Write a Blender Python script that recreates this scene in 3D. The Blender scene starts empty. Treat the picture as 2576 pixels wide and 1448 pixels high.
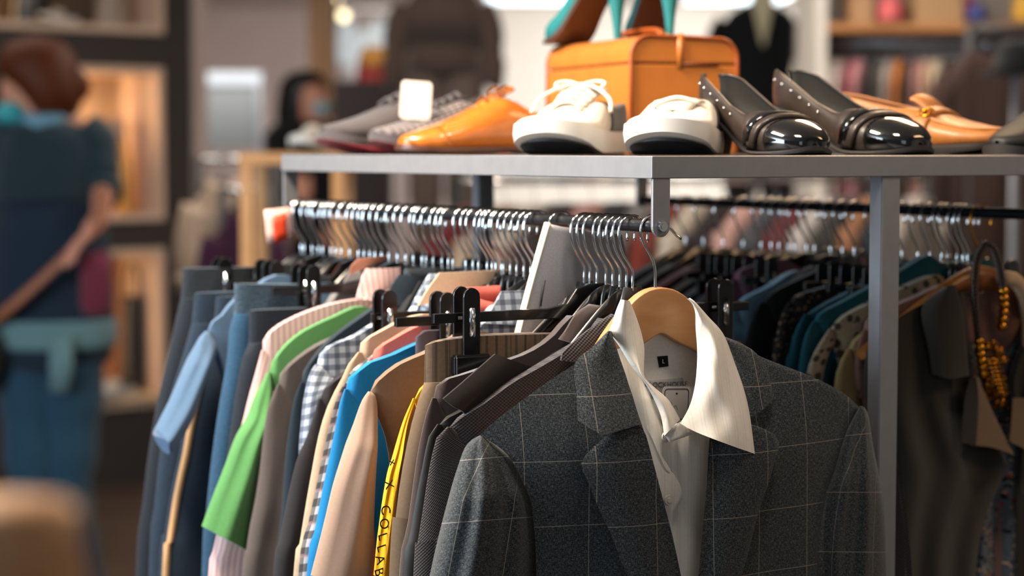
import bpy, bmesh, math, random
from mathutils import Vector, Matrix
random.seed(7)
S = bpy.context.scene
COL = S.collection
# ------------------------------------------------------------------ camera
FPX, CX, CY, EYE, HORIZON = 5000.0, 1288.0, 724.0, 1.40, 378.0
PITCH = math.atan((CY - HORIZON) / FPX)
cam = bpy.data.cameras.new('camera')
cam.sensor_width = 36.0
cam.lens = 36.0 * FPX / 2576.0
cam.clip_start, cam.clip_end = 0.05, 100
cam.dof.use_dof = True
cam.dof.focus_distance = 1.99
cam.dof.aperture_fstop = 3.2
camo = bpy.data.objects.new('camera', cam)
COL.objects.link(camo)
camo.location = (0, 0, EYE)
camo.rotation_euler = (math.pi / 2 - PITCH, 0, 0)
S.camera = camo
# ------------------------------------------------------------------ world, exposure, lights
S.view_settings.view_transform = 'Standard'
S.view_settings.look = 'None'
S.view_settings.gamma = 1.0
S.view_settings.exposure = 0.0
W = bpy.data.worlds.new('world')
S.world = W
W.use_nodes = True
W.node_tree.nodes['Background'].inputs[0].default_value = (1.0, 0.93, 0.86, 1)
W.node_tree.nodes['Background'].inputs[1].default_value = 0.10


def area(name, loc, target, sx, sy, power, col, spread=math.pi):
    l = bpy.data.lights.new(name, 'AREA')
    l.shape = 'RECTANGLE'
    l.size, l.size_y, l.energy, l.color = sx, sy, power, col
    l.spread = spread
    o = bpy.data.objects.new(name, l)
    COL.objects.link(o)
    o.location = loc
    o.rotation_euler = (Vector(target) - Vector(loc)).to_track_quat('-Z', 'Y').to_euler()
    return o


area('shop_window_daylight', (-3.2, 1.1, 1.9), (0.1, 2.3, 1.1), 2.0, 1.5, 195, (0.74, 0.89, 1.0))
area('front_fill_cool', (1.2, -2.5, 2.2), (0.3, 2.2, 1.0), 1.6, 1.6, 12, (0.80, 0.91, 1.0))  # added cool fill from the front, no door is there
area('ceiling_lamp_row', (-0.72, 2.02, 2.46), (-0.02, 2.12, 1.25), 0.6, 0.35, 105, (1.0, 0.82, 0.62))
area('ceiling_lamp_front', (0.30, 1.62, 2.46), (0.2, 2.5, 1.42), 0.3, 0.3, 3.2, (1.0, 0.88, 0.74), math.radians(75))
area('ceiling_lamp_aisle', (0.9, 3.6, 2.46), (0.55, 2.4, 1.3), 0.5, 0.5, 16, (1.0, 0.70, 0.42))
area('ceiling_lamp_right', (1.9, 1.9, 2.3), (0.55, 2.4, 1.15), 0.4, 0.4, 7, (1.0, 0.62, 0.32))
area('ceiling_lamp_hall', (0.4, 6.4, 2.46), (0.6, 6.8, 0.5), 2.5, 1.4, 75, (1.0, 0.88, 0.76))
area('ceiling_lamp_back', (-0.5, 12.0, 2.46), (-0.6, 13.0, 0.6), 6.0, 3.0, 300, (1.0, 0.90, 0.82))
area('bay_fill', (1.3, 13.2, 2.46), (1.3, 15.3, 1.6), 2.4, 1.2, 90, (1.0, 0.97, 0.92))  # unseen lamp added to brighten the white bay wall
area('ceiling_lamp_left', (-1.9, 6.3, 2.46), (-1.9, 8.0, 0.6), 1.2, 0.6, 22, (1.0, 0.85, 0.72))

# ------------------------------------------------------------------ geometry of the photograph
def ray(px, py):
    a, b = (px - CX) / FPX, (CY - py) / FPX
    c, s = math.cos(PITCH), math.sin(PITCH)
    return Vector((a, c + b * s, -s + b * c))


def at(px, py, Y):
    r = ray(px, py)
    return Vector((0, 0, EYE)) + r * (Y / r.y)


def rgb(h):
    h = h.lstrip('#')
    v = [int(h[i:i + 2], 16) / 255 for i in (0, 2, 4)]
    return tuple(x / 12.92 if x <= 0.04045 else ((x + 0.055) / 1.055) ** 2.4 for x in v) + (1.0,)


class Frame:
    """An upright plane through O turned by yaw; local x along it, local y away from the camera."""
    def __init__(s, O, yaw):
        s.O, s.yaw = Vector(O), yaw
        s.x = Vector((math.cos(yaw), math.sin(yaw), 0))
        s.y = Vector((-math.sin(yaw), math.cos(yaw), 0))

    def loc(s, px, py, d=0.0):
        r = ray(px, py)
        C = Vector((0, 0, EYE))
        P0 = s.O - s.y * d
        k = (P0 - C).dot(s.y) / r.dot(s.y)
        q = C + r * k - s.O
        return Vector((q.dot(s.x), -d, q.z))

    def uz(s, pts, d=0.0):
        out = []
        for p in pts:
            v = s.loc(p[0], p[1], d)
            out.append((v.x, v.z))
        return out


# ------------------------------------------------------------------ object helpers
def tag(o, label=None, cat=None, group=None, kind=None):
    if label: o['label'] = label
    if cat: o['category'] = cat
    if group: o['group'] = group
    if kind: o['kind'] = kind
    return o


def empty(name, loc, rz=0.0, label=None, cat=None, group=None):
    o = bpy.data.objects.new(name, None)
    COL.objects.link(o)
    o.location = loc
    o.rotation_euler = (0, 0, rz)
    o.empty_display_size = 0.05
    return tag(o, label, cat, group)


def dup(root, loc=None, rz=None, label=None, group=None):
    r = root.copy()
    COL.objects.link(r)
    if loc is not None: r.location = loc
    if rz is not None: r.rotation_euler = (0, 0, rz)
    if label: r['label'] = label
    if group: r['group'] = group
    for ch in list(root.children):
        c = ch.copy(); COL.objects.link(c); c.parent = r
        for g in list(ch.children):
            d = g.copy(); COL.objects.link(d); d.parent = c
    return r


class MB:
    """collects shapes of ONE part and links them as one mesh object"""
    def __init__(s):
        s.v, s.f, s.uv, s.mi = [], [], [], []

    def grid(s, P, uv=None, flip=False, closed=False, mi=0):
        n, m = len(P), len(P[0])
        b = len(s.v)
        for i in range(n):
            for j in range(m):
                s.v.append(Vector(P[i][j]))
        for i in range(n - 1):
            for j in range(m if closed else m - 1):
                j2 = (j + 1) % m
                q = [b + i * m + j, b + i * m + j2, b + (i + 1) * m + j2, b + (i + 1) * m + j]
                if uv:
                    w = [uv[i][j], uv[i][j + 1 if closed else j2], uv[i + 1][j + 1 if closed else j2], uv[i + 1][j]]
                else:
                    w = [(0, 0)] * 4
                if flip: q.reverse(); w = list(reversed(w))
                s.f.append(q); s.uv.append(w); s.mi.append(mi)
        return s

    def loft(s, rings, caps=True, mi=0):
        n, m = len(rings), len(rings[0])
        uv, acc = [], 0.0
        for i in range(n):
            if i: acc += (Vector(rings[i][0]) - Vector(rings[i - 1][0])).length
            row, a = [], 0.0
            for j in range(m + 1):
                if j: a += (Vector(rings[i][j % m]) - Vector(rings[i][j - 1])).length
                row.append((a, acc))
            uv.append(row)
        b = len(s.v)
        s.grid(rings, uv, closed=True, mi=mi)
        if caps:
            s.f.append([b + j for j in range(m)][::-1]); s.uv.append([(0, 0)] * m); s.mi.append(mi)
            e = b + (n - 1) * m
            s.f.append([e + j for j in range(m)]); s.uv.append([(0, 0)] * m); s.mi.append(mi)
        return s

    def tube(s, path, r, seg=8, caps=True, flat=1.0, mi=0):
        path = [Vector(p) for p in path]
        rr = r if isinstance(r, (list, tuple)) else [r] * len(path)
        rings, up = [], None
        for i, p in enumerate(path):
            t = (path[min(i + 1, len(path) - 1)] - path[max(i - 1, 0)]).normalized()
            if up is None:
                up = Vector((0, 0, 1)) if abs(t.z) < 0.9 else Vector((0, 1, 0))
            a = t.cross(up).normalized()
            up = a.cross(t).normalized()
            rings.append([p + a * (math.cos(k * 2 * math.pi / seg) * rr[i]) + up * (math.sin(k * 2 * math.pi / seg) * rr[i] * flat) for k in range(seg)])
        return s.loft(rings, caps, mi)

    def box(s, c, size, M=None, bev=0.0, mi=0):
        hx, hy, hz = [q / 2 for q in size]
        bm = bmesh.new()
        bmesh.ops.create_cube(bm, size=1.0)
        for v in bm.verts: v.co = Vector((v.co.x * 2 * hx, v.co.y * 2 * hy, v.co.z * 2 * hz))
        if bev: bmesh.ops.bevel(bm, geom=bm.edges[:], offset=min(bev, hx * .9, hy * .9, hz * .9), segments=2, affect='EDGES')
        b = len(s.v)
        bm.verts.index_update()
        for v in bm.verts:
            p = v.co.copy()
            if M: p = M @ p
            s.v.append(p + Vector(c))
        for f in bm.faces:
            s.f.append([b + v.index for v in f.verts])
            nx = f.normal
            ax = max(range(3), key=lambda k: abs(nx[k]))
            s.uv.append([tuple(v.co[k] for k in range(3) if k != ax) for v in f.verts]); s.mi.append(mi)
        bm.free()
        return s

    def ball(s, c, r, seg=12, rings=8, mi=0):
        r = r if isinstance(r, (list, tuple)) else (r, r, r)
        P = []
        for i in range(rings + 1):
            th = math.pi * (0.001 + 0.998 * i / rings)
            P.append([Vector(c) + Vector((r[0] * math.sin(th) * math.cos(2 * math.pi * j / seg), r[1] * math.sin(th) * math.sin(2 * math.pi * j / seg), r[2] * math.cos(th))) for j in range(seg)])
        return s.loft(P[::-1], True, mi)

    def prism(s, pts, y0, y1, mi=0):
        """outline in (x, z), pushed along y"""
        b, n = len(s.v), len(pts)
        for y in (y0, y1):
            for p in pts: s.v.append(Vector((p[0], y, p[1])))
        s.f.append([b + i for i in range(n)]); s.uv.append([tuple(p) for p in pts]); s.mi.append(mi)
        s.f.append([b + n + i for i in range(n)][::-1]); s.uv.append([tuple(p) for p in pts][::-1]); s.mi.append(mi)
        for i in range(n):
            j = (i + 1) % n
            s.f.append([b + j, b + i, b + n + i, b + n + j]); s.uv.append([(0, 0), (.01, 0), (.01, .01), (0, .01)]); s.mi.append(mi)
        return s

    def build(s, name, mat, parent=None, smooth=True, sub=0, solid=0, auto=None, bevel=0, loc=None, rot=None):
        me = bpy.data.meshes.new(name)
        me.from_pydata([tuple(v) for v in s.v], [], s.f)
        ul = me.uv_layers.new(name='uv')
        k = 0
        for w in s.uv:
            for q in w:
                ul.data[k].uv = q; k += 1
        mats = mat if isinstance(mat, (list, tuple)) else [mat]
        for m in mats: me.materials.append(m)
        for p, i in zip(me.polygons, s.mi):
            p.use_smooth = smooth; p.material_index = i
        bm = bmesh.new(); bm.from_mesh(me)
        bmesh.ops.remove_doubles(bm, verts=bm.verts, dist=1e-6)
        bmesh.ops.recalc_face_normals(bm, faces=bm.faces)
        bm.to_mesh(me); bm.free()
        if auto is not None:
            me.set_sharp_from_angle(angle=math.radians(auto))
        o = bpy.data.objects.new(name, me)
        COL.objects.link(o)
        if parent: o.parent = parent
        if loc is not None: o.location = loc
        if rot is not None: o.rotation_euler = rot
        if solid:
            q = o.modifiers.new('solid', 'SOLIDIFY'); q.thickness = solid; q.offset = 0
        if bevel:
            q = o.modifiers.new('bevel', 'BEVEL'); q.width = bevel; q.segments = 2; q.limit_method = 'ANGLE'
        if sub:
            q = o.modifiers.new('sub', 'SUBSURF'); q.levels = sub; q.render_levels = sub
        return o


def catmull(pts, n):
    """n+1 points along a smooth curve through pts, spread by length"""
    pts = [Vector((p[0], p[1], p[2] if len(p) > 2 else 0)) for p in pts]
    if len(pts) == 1: pts = pts * 2
    if len(pts) == 2:
        fine = [pts[0].lerp(pts[1], i / 16) for i in range(17)]
    else:
        fine = []
        P = [pts[0] * 2 - pts[1]] + pts + [pts[-1] * 2 - pts[-2]]
        for i in range(1, len(P) - 2):
            for k in range(10):
                t = k / 10
                a, b, c, d = P[i - 1], P[i], P[i + 1], P[i + 2]
                fine.append(0.5 * ((2 * b) + (c - a) * t + (2 * a - 5 * b + 4 * c - d) * t * t + (3 * b - a - 3 * c + d) * t ** 3))
        fine.append(pts[-1])
    L = [0]
    for i in range(1, len(fine)): L.append(L[-1] + (fine[i] - fine[i - 1]).length)
    out, k = [], 0
    for i in range(n + 1):
        t = L[-1] * i / n
        while k < len(L) - 2 and L[k + 1] < t: k += 1
        f = 0 if L[k + 1] == L[k] else (t - L[k]) / (L[k + 1] - L[k])
        out.append(fine[k].lerp(fine[k + 1], min(1, max(0, f))))
    return out


def coons(top, bot, left, right, n, m):
    """rows n (top to bottom) x columns m (left to right)"""
    T, B, Lf, R = catmull(top, m), catmull(bot, m), catmull(left, n), catmull(right, n)
    G = []
    for i in range(n + 1):
        t = i / n
        row = []
        for j in range(m + 1):
            s_ = j / m
            p = (1 - t) * T[j] + t * B[j] + (1 - s_) * Lf[i] + s_ * R[i]
            p -= (1 - t) * (1 - s_) * T[0] + (1 - t) * s_ * T[m] + t * (1 - s_) * B[0] + t * s_ * B[m]
            row.append(p)
        G.append(row)
    return G


def shell(mb, G, conv, front, back, turn=False, mi=0):
    """G: grid of 2-D points; front/back(s, t, p) -> distance towards the viewer; a closed shell with thickness"""
    n, m = len(G) - 1, len(G[0]) - 1
    Fr = [[conv(G[i][j], front(j / m, i / n, G[i][j])) for j in range(m + 1)] for i in range(n + 1)]
    Bk = [[conv(G[i][j], back(j / m, i / n, G[i][j])) for j in range(m + 1)] for i in range(n + 1)]
    uv = []
    for i in range(n + 1):
        row = []
        for j in range(m + 1):
            v = Fr[i][j]
            if turn:
                a = sum((Fr[i][k + 1] - Fr[i][k]).length for k in range(j))
                b = sum((Fr[k + 1][0] - Fr[k][0]).length for k in range(i))
                row.append((a + Fr[i][0].x * 0, -b))
            else:
                row.append((v.x, v.z))
        uv.append(row)
    mb.grid(Fr, uv, flip=True, mi=mi)
    mb.grid(Bk, uv, mi=mi)
    edge = [(0, j) for j in range(m + 1)] + [(i, m) for i in range(1, n + 1)] + [(n, j) for j in range(m - 1, -1, -1)] + [(i, 0) for i in range(n - 1, 0, -1)]
    R0 = [Fr[i][j] for i, j in edge]
    R1 = [Bk[i][j] for i, j in edge]
    u0 = [uv[i][j] for i, j in edge]
    mb.grid([R0 + [R0[0]], R1 + [R1[0]]], [u0 + [u0[0]], u0 + [u0[0]]], mi=mi)
    return mb


def metric(p, d):
    return Vector((p[0], -d, p[1]))


def joinline(a, b): return [a, b]


def text(name, body, size, mat, parent, loc, rot, depth=0.0004, sx=1.0):
    cu = bpy.data.curves.new(name, 'FONT')
    cu.body = body; cu.size = size; cu.extrude = depth; cu.align_x = 'CENTER'; cu.align_y = 'CENTER'
    to = bpy.data.objects.new(name + '_tmp', cu)
    COL.objects.link(to)
    dg = bpy.context.evaluated_depsgraph_get()
    me = bpy.data.meshes.new_from_object(to.evaluated_get(dg))
    bpy.data.objects.remove(to)
    me.name = name
    me.materials.clear(); me.materials.append(mat)
    o = bpy.data.objects.new(name, me)
    COL.objects.link(o)
    o.parent = parent; o.location = loc; o.rotation_euler = rot; o.scale = (sx, 1, 1)
    return o
# ------------------------------------------------------------------ materials
def newmat(name):
    m = bpy.data.materials.new(name); m.use_nodes = True
    return m, m.node_tree.nodes, m.node_tree.links, m.node_tree.nodes['Principled BSDF']


def plain(name, hexc, rough=0.5, metal=0.0, coat=0.0, emit=None, es=0.0, spec=None, noise=0.0, nscale=40, trans=0.0, bump=0.0):
    m, N, L, b = newmat(name)
    b.inputs['Base Color'].default_value = rgb(hexc)
    b.inputs['Roughness'].default_value = rough
    b.inputs['Metallic'].default_value = metal
    b.inputs['Coat Weight'].default_value = coat
    b.inputs['Coat Roughness'].default_value = 0.06
    if spec is not None: b.inputs['Specular IOR Level'].default_value = spec
    if trans: b.inputs['Transmission Weight'].default_value = trans
    if emit:
        b.inputs['Emission Color'].default_value = rgb(emit); b.inputs['Emission Strength'].default_value = es
    if noise or bump:
        tc = N.new('ShaderNodeTexCoord'); nz = N.new('ShaderNodeTexNoise')
        nz.inputs['Scale'].default_value = nscale; nz.inputs['Detail'].default_value = 5
        L.new(tc.outputs['Object'], nz.inputs['Vector'])
        if noise:
            hs = N.new('ShaderNodeHueSaturation'); hs.inputs['Color'].default_value = rgb(hexc)
            mr = N.new('ShaderNodeMapRange'); mr.inputs[1].default_value = 0.3; mr.inputs[2].default_value = 0.7
            mr.inputs[3].default_value = 1 - noise; mr.inputs[4].default_value = 1 + noise
            L.new(nz.outputs['Fac'], mr.inputs[0]); L.new(mr.outputs[0], hs.inputs['Value']); L.new(hs.outputs[0], b.inputs['Base Color'])
        if bump:
            bp = N.new('ShaderNodeBump'); bp.inputs['Strength'].default_value = bump; bp.inputs['Distance'].default_value = 0.002
            L.new(nz.outputs['Fac'], bp.inputs['Height']); L.new(bp.outputs[0], b.inputs['Normal'])
    return m


def math_(N, L, op, a, b=None):
    n = N.new('ShaderNodeMath'); n.operation = op
    for i, q in enumerate((a, b)):
        if q is None: continue
        if isinstance(q, (int, float)): n.inputs[i].default_value = q
        else: L.new(q, n.inputs[i])
    return n.outputs[0]


def fab(name, hexc, rough=0.9, heather=None, hs=0.45, sx=420, sy=2600, stripes=(), knit=0, knit_amt=0.6, sheen=0.15, bump=0.25, var=0.12, spots=None):
    """woven cloth in metres of UV; stripes: (axis, period, width, hex, opacity[, offset]); heather: second thread colour"""
    m, N, L, b = newmat(name)
    b.inputs['Roughness'].default_value = rough
    b.inputs['Specular IOR Level'].default_value = 0.25
    b.inputs['Sheen Weight'].default_value = sheen
    b.inputs['Sheen Roughness'].default_value = 0.5
    uv = N.new('ShaderNodeUVMap'); uv.uv_map = 'uv'
    sep = N.new('ShaderNodeSeparateXYZ'); L.new(uv.outputs[0], sep.inputs[0])
    col = None
    base = N.new('ShaderNodeRGB'); base.outputs[0].default_value = rgb(hexc); col = base.outputs[0]
    def mix(c0, c1, f):
        n = N.new('ShaderNodeMix'); n.data_type = 'RGBA'
        if isinstance(f, float): n.inputs['Factor'].default_value = f
        else: L.new(f, n.inputs['Factor'])
        L.new(c0, n.inputs['A'])
        if isinstance(c1, str): n.inputs['B'].default_value = rgb(c1)
        else: L.new(c1, n.inputs['B'])
        return n.outputs['Result']
    def nz(kx, ky, detail=2):
        mp = N.new('ShaderNodeMapping'); mp.inputs['Scale'].default_value = (kx, ky, 1)
        L.new(uv.outputs[0], mp.inputs[0])
        t = N.new('ShaderNodeTexNoise'); t.inputs['Scale'].default_value = 1.0; t.inputs['Detail'].default_value = detail
        L.new(mp.outputs[0], t.inputs['Vector'])
        return t.outputs['Fac']
    hgt = None
    if heather:
        a = nz(sx, sy); c = nz(sy, sx)
        mx = math_(N, L, 'MAXIMUM', a, c)
        mr = N.new('ShaderNodeMapRange'); mr.inputs[1].default_value = 0.5; mr.inputs[2].default_value = 0.72
        mr.inputs[3].default_value = 0; mr.inputs[4].default_value = hs
        L.new(mx, mr.inputs[0])
        col = mix(col, heather, mr.outputs[0])
        hgt = mx
    elif var:
        a = nz(260, 260, 4)
        mr = N.new('ShaderNodeMapRange'); mr.inputs[1].default_value = 0.3; mr.inputs[2].default_value = 0.7
        mr.inputs[3].default_value = 1 - var; mr.inputs[4].default_value = 1 + var
        L.new(a, mr.inputs[0])
        h = N.new('ShaderNodeHueSaturation'); L.new(col, h.inputs['Color']); L.new(mr.outputs[0], h.inputs['Value'])
        col = h.outputs[0]; hgt = nz(1300, 1300)
    for st in stripes:
        ax, per, wid, hx, op = st[:5]
        off = st[5] if len(st) > 5 else 0.0
        c = math_(N, L, 'ADD', sep.outputs['X' if ax == 'x' else 'Y'], 50.0 + off)
        f = math_(N, L, 'FRACT', math_(N, L, 'DIVIDE', c, per))
        msk = math_(N, L, 'LESS_THAN', f, wid / per)
        col = mix(col, hx, math_(N, L, 'MULTIPLY', msk, op))
    if spots:
        for (sc, thr, hx) in spots:
            v = N.new('ShaderNodeTexVoronoi'); v.inputs['Scale'].default_value = sc
            L.new(uv.outputs[0], v.inputs['Vector'])
            col = mix(col, hx, math_(N, L, 'LESS_THAN', v.outputs['Distance'], thr))
    if knit:
        kx = math_(N, L, 'SINE', math_(N, L, 'MULTIPLY', sep.outputs['X'], 6.283 / knit))
        ky = math_(N, L, 'SINE', math_(N, L, 'MULTIPLY', sep.outputs['Y'], 6.283 / knit * 1.25))
        k = math_(N, L, 'MULTIPLY', kx, ky)
        mr = N.new('ShaderNodeMapRange'); mr.inputs[1].default_value = -1; mr.inputs[2].default_value = 1
        mr.inputs[3].default_value = 1 - knit_amt; mr.inputs[4].default_value = 1 + knit_amt * .6
        L.new(k, mr.inputs[0])
        h = N.new('ShaderNodeHueSaturation'); L.new(col, h.inputs['Color']); L.new(mr.outputs[0], h.inputs['Value'])
        col = h.outputs[0]; hgt = k
    L.new(col, b.inputs['Base Color'])
    if bump and hgt is not None:
        bp = N.new('ShaderNodeBump'); bp.inputs['Strength'].default_value = bump; bp.inputs['Distance'].default_value = 0.0006
        L.new(hgt, bp.inputs['Height']); L.new(bp.outputs[0], b.inputs['Normal'])
    return m


def woodmat(name, c0, c1, scale=(30, 4, 30), rough=0.4):
    m, N, L, b = newmat(name)
    tc = N.new('ShaderNodeTexCoord'); mp = N.new('ShaderNodeMapping'); mp.inputs['Scale'].default_value = scale
    L.new(tc.outputs['Object'], mp.inputs[0])
    nz = N.new('ShaderNodeTexNoise'); nz.inputs['Scale'].default_value = 1; nz.inputs['Detail'].default_value = 6
    L.new(mp.outputs[0], nz.inputs['Vector'])
    cr = N.new('ShaderNodeValToRGB'); cr.color_ramp.elements[0].color = rgb(c0); cr.color_ramp.elements[1].color = rgb(c1)
    cr.color_ramp.elements[0].position = 0.35; cr.color_ramp.elements[1].position = 0.7
    L.new(nz.outputs['Fac'], cr.inputs[0]); L.new(cr.outputs[0], b.inputs['Base Color'])
    b.inputs['Roughness'].default_value = rough
    return m


MT = {}
MT['steel'] = plain('brushed_grey_steel', '#8b8c91', 0.36, 0.35, noise=0.05, nscale=60)
MT['chrome'] = plain('chrome', '#d6dadd', 0.12, 1.0)
MT['gold'] = plain('gold_metal', '#c98a2c', 0.22, 1.0)
MT['brass'] = plain('dark_brass', '#8a5a22', 0.25, 1.0)
MT['black_plastic'] = plain('black_plastic', '#0b0b0c', 0.28, coat=0.3)
MT['black_rubber'] = plain('black_rubber', '#1b1719', 0.7)
MT['hanger_wood'] = woodmat('beech_wood', '#a87648', '#be8c5e', (14, 60, 50), 0.38)
MT['dark_wood'] = woodmat('warm_hanger_wood', '#7a4a22', '#a0622c', (14, 60, 50), 0.35)
MT['white_cloth'] = fab('white_shirt_cotton', '#dfd9d0', stripes=[('x', 0.0115, 0.0012, '#bdb8b0', 0.28), ('x', 0.0115, 0.0006, '#b3aea6', 0.3, .003)], var=0.03, bump=0.1, sheen=0.05)
MT['white_lining'] = fab('white_shirt_inside', '#e0dcd6', var=0.05, bump=0.1)
MT['suit'] = fab('blue_grey_windowpane_wool', '#0b1218', heather='#7d858a', hs=0.52, sx=300, sy=1700,
                 stripes=[('x', 0.064, 0.0007, '#b5aa9a', 0.42, 0.012), ('y', 0.064, 0.0007, '#b5aa9a', 0.42, 0.02)], sheen=0.18, bump=0.35)
MT['knit'] = fab('charcoal_brown_basket_knit', '#352f31', knit=0.0042, knit_amt=0.75, sheen=0.2, bump=0.8, var=0.1)
MT['paper'] = plain('white_card', '#e6ddd4', 0.7)
MT['ink'] = plain('black_ink', '#141414', 0.6)
MT['grey_ink'] = plain('grey_ink', '#57565a', 0.7)
MT['navy_ink'] = plain('blue_ink', '#3a4a80', 0.7)
MT['black_label'] = fab('black_label_weave', '#0c0c0d', var=0.1)
MT['grey_label'] = fab('grey_label_weave', '#9a9694', var=0.06)
# ------------------------------------------------------------------ the double-sided garment rack
CORNER = Vector((0.1408, 2.0, 0))
ANG = math.radians(30.9)
DIR = Vector((-math.sin(ANG), math.cos(ANG), 0))      # along the long side, away from the camera
EAC = Vector((math.cos(ANG), math.sin(ANG), 0))       # along the short side, to the right
RLEN, RWID = 0.90, 0.62
TOPZ, SLAB = EYE - 0.0056, 0.0228
RAILZ = 1.3235
RAIL_IN = 0.0125


def rk(l, m, z=0.0):
    return CORNER + DIR * l + EAC * m + Vector((0, 0, z))


rack = empty('garment_rack', rk(0, RWID / 2), ANG, 'grey steel double sided clothes rack with a shoe shelf on top', 'clothes rack')
def rkl(l, m, z):                                        # rack point in the rack's own axes (x across, y along)
    return (m - RWID / 2, l, z)
tw = 0.03
hw_, g_ = RWID / 2, .00015
for pl in ([(-hw_, g_), (-hw_, RLEN - g_), (-hw_ + tw, RLEN - tw - g_), (-hw_ + tw, tw + g_)],
           [(hw_, g_), (hw_, RLEN - g_), (hw_ - tw, RLEN - tw - g_), (hw_ - tw, tw + g_)],
           [(-hw_, 0), (hw_, 0), (hw_ - tw, tw), (-hw_ + tw, tw)],
           [(-hw_, RLEN), (hw_, RLEN), (hw_ - tw, RLEN - tw), (-hw_ + tw, RLEN - tw)]):      # four mitred square tubes
    mb = MB(); mb.prism(pl, TOPZ - SLAB, TOPZ)
    mb.v = [Vector((v.x, v.z, v.y)) for v in mb.v]
    mb.build('shelf_edge', MT['steel'], rack, smooth=False, bevel=.0009)
MB().box(rkl(RLEN / 2, RWID / 2, TOPZ - 0.004), (RWID - 2 * tw - .001, RLEN - 2 * tw - .001, 0.006)).build('shelf_panel', plain('dark_shelf_panel', '#3a3634', 0.5, noise=.1), rack, smooth=False)
# posts: one in the middle of each short side
for l in (0.012, RLEN - 0.012):
    p = MB().box(rkl(l, 0.318, (TOPZ - SLAB) / 2), (0.0268, 0.0205, TOPZ - SLAB), bev=0.0012).build('post', MT['steel'], rack, auto=30)
    MB().box(rkl(l + (0.20 if l < .5 else -0.20), 0.318, 0.02), (0.05, 0.44, 0.04), bev=0.003).build('foot', MT['steel'], rack, auto=30)
# hanging brackets with bolts and rails
def bracket(l, m):
    pts = [(0, 0)]
    w, h = 0.0212, TOPZ - SLAB - RAILZ
    o = [(-w / 2, h), (w / 2, h)]
    for k in range(13):
        a = -math.pi * k / 12
        o.append((w / 2 * math.cos(a), w / 2 * math.sin(a) - 0.0005))
    b = MB().prism(o, -0.002, 0.002).build('hanging_bracket', MT['steel'], rack, smooth=False, bevel=0.0006, loc=rkl(l, m, RAILZ))
    bb = MB().tube([(0, -0.0055, 0), (0, -0.002, 0)], [0.0052, 0.0058], 16)
    bb.tube([(0, -0.0062, 0), (0, -0.0052, 0)], 0.0030, 12)
    bb.build('bolt', MT['chrome'], b, auto=40)
for m, zz in ((RAIL_IN, RAILZ), (RWID - RAIL_IN, RAILZ)):
    bracket(0.003, m)
    bracket(RLEN - 0.003, m)
    mat = plain('dark_rail_chrome', '#525255', .28, .9) if m < .3 else plain('black_rail', '#2a2f38', 0.25, 0.8)  # near rail in a darker chrome, far rail almost black
    MB().tube([rkl(0.006, m, RAILZ), rkl(RLEN - 0.006, m, RAILZ)], 0.0068, 20, flat=1.0).build('rail', mat, rack, auto=40)


def fr1(px, dyaw=0.0):
    """frame of a hanger on the near rail whose hook stands at picture column px"""
    k = (px - CX) / FPX
    p0 = rk(0, RAIL_IN)
    l = (p0.x - k * p0.y) / (k * DIR.y - DIR.x)
    p = p0 + DIR * l
    return Frame((p.x, p.y, RAILZ), ANG + math.radians(dyaw))


def fr2(l, dyaw=0.0):
    p = rk(l, RWID - RAIL_IN)
    return Frame((p.x, p.y, RAILZ), ANG + math.radians(dyaw))


# ------------------------------------------------------------------ hangers
HK = [(0.0172, 0.0, -0.010), (0.0178, 0, 0.0), (0.0150, 0, 0.0098), (0.008, 0, 0.0158), (0, 0, 0.0178), (-0.008, 0, 0.0158),
      (-0.0145, 0, 0.0098), (-0.0168, 0, 0.0), (-0.0158, 0, -0.010), (-0.0115, 0, -0.0215), (-0.004, 0, -0.0325), (0.0, 0, -0.040), (0.0, 0, -0.050), (0, 0, -0.064)]
HKR = 0.0079 + 0.0  # rail radius + wire radius


def hook_part(root, mat, r=0.0015, seat=0.0):
    # the loop rests on the rail: its crown sits just above the rail's top
    path = catmull([(p[0], 0, p[2] - 0.0085) for p in HK], 34)
    return MB().tube(path, r, 7).build('hook', mat, root)


HANG_SHAPE = [(0.0, -0.0655), (0.012, -0.0665), (0.03, -0.071), (0.06, -0.083), (0.10, -0.103), (0.15, -0.129), (0.19, -0.150), (0.205, -0.160)]


def coat_hanger(fr, label, group=None, mat=None, hookmat=None, half=0.205, th=0.0045, sh=None):
    root = empty('coat_hanger', fr.O, fr.yaw, label, 'hanger', group)
    k = half / 0.205
    top = [(x * k, z) for x, z in HANG_SHAPE]
    if sh:                                   # arms that carry this garment's shoulders
        q = [(abs(u), z) for u, z in fr.uz(sh) if u < -0.05]
        tx = q[-1][0] - .012
        q = [(min(a, tx), z - .014) for a, z in q if a < tx - .01]
        a0 = q[0]
        top = [(0.0, -0.0655), (0.012, -0.0668), (0.026, min(-.070, (a0[1] - .0668) * .3 - .0668))]
        top += [p for p in q if p[0] > .04 and p[1] < top[-1][1] - .003]
    full = [(-x, z) for x, z in top[::-1]] + top[1:]
    bot = [(x * 0.985, z - (0.020 if abs(x) < .15 else 0.012) - 0.012 * max(0, 1 - abs(x) / .05)) for x, z in full]
    G = coons(full, bot, [full[0], bot[0]], [full[-1], bot[-1]], 4, 40)
    mb = MB()
    if sh: th = min(th, .0028)
    f = lambda s, t, p: th * math.sqrt(max(0.05, 1 - (2 * t - 1) ** 2))
    shell(mb, G, metric, f, lambda s, t, p: -f(s, t, p))
    mb.build('hanger_body', mat or MT['black_plastic'], root, auto=60)
    hook_part(root, hookmat or MT['chrome'])
    return root


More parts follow.
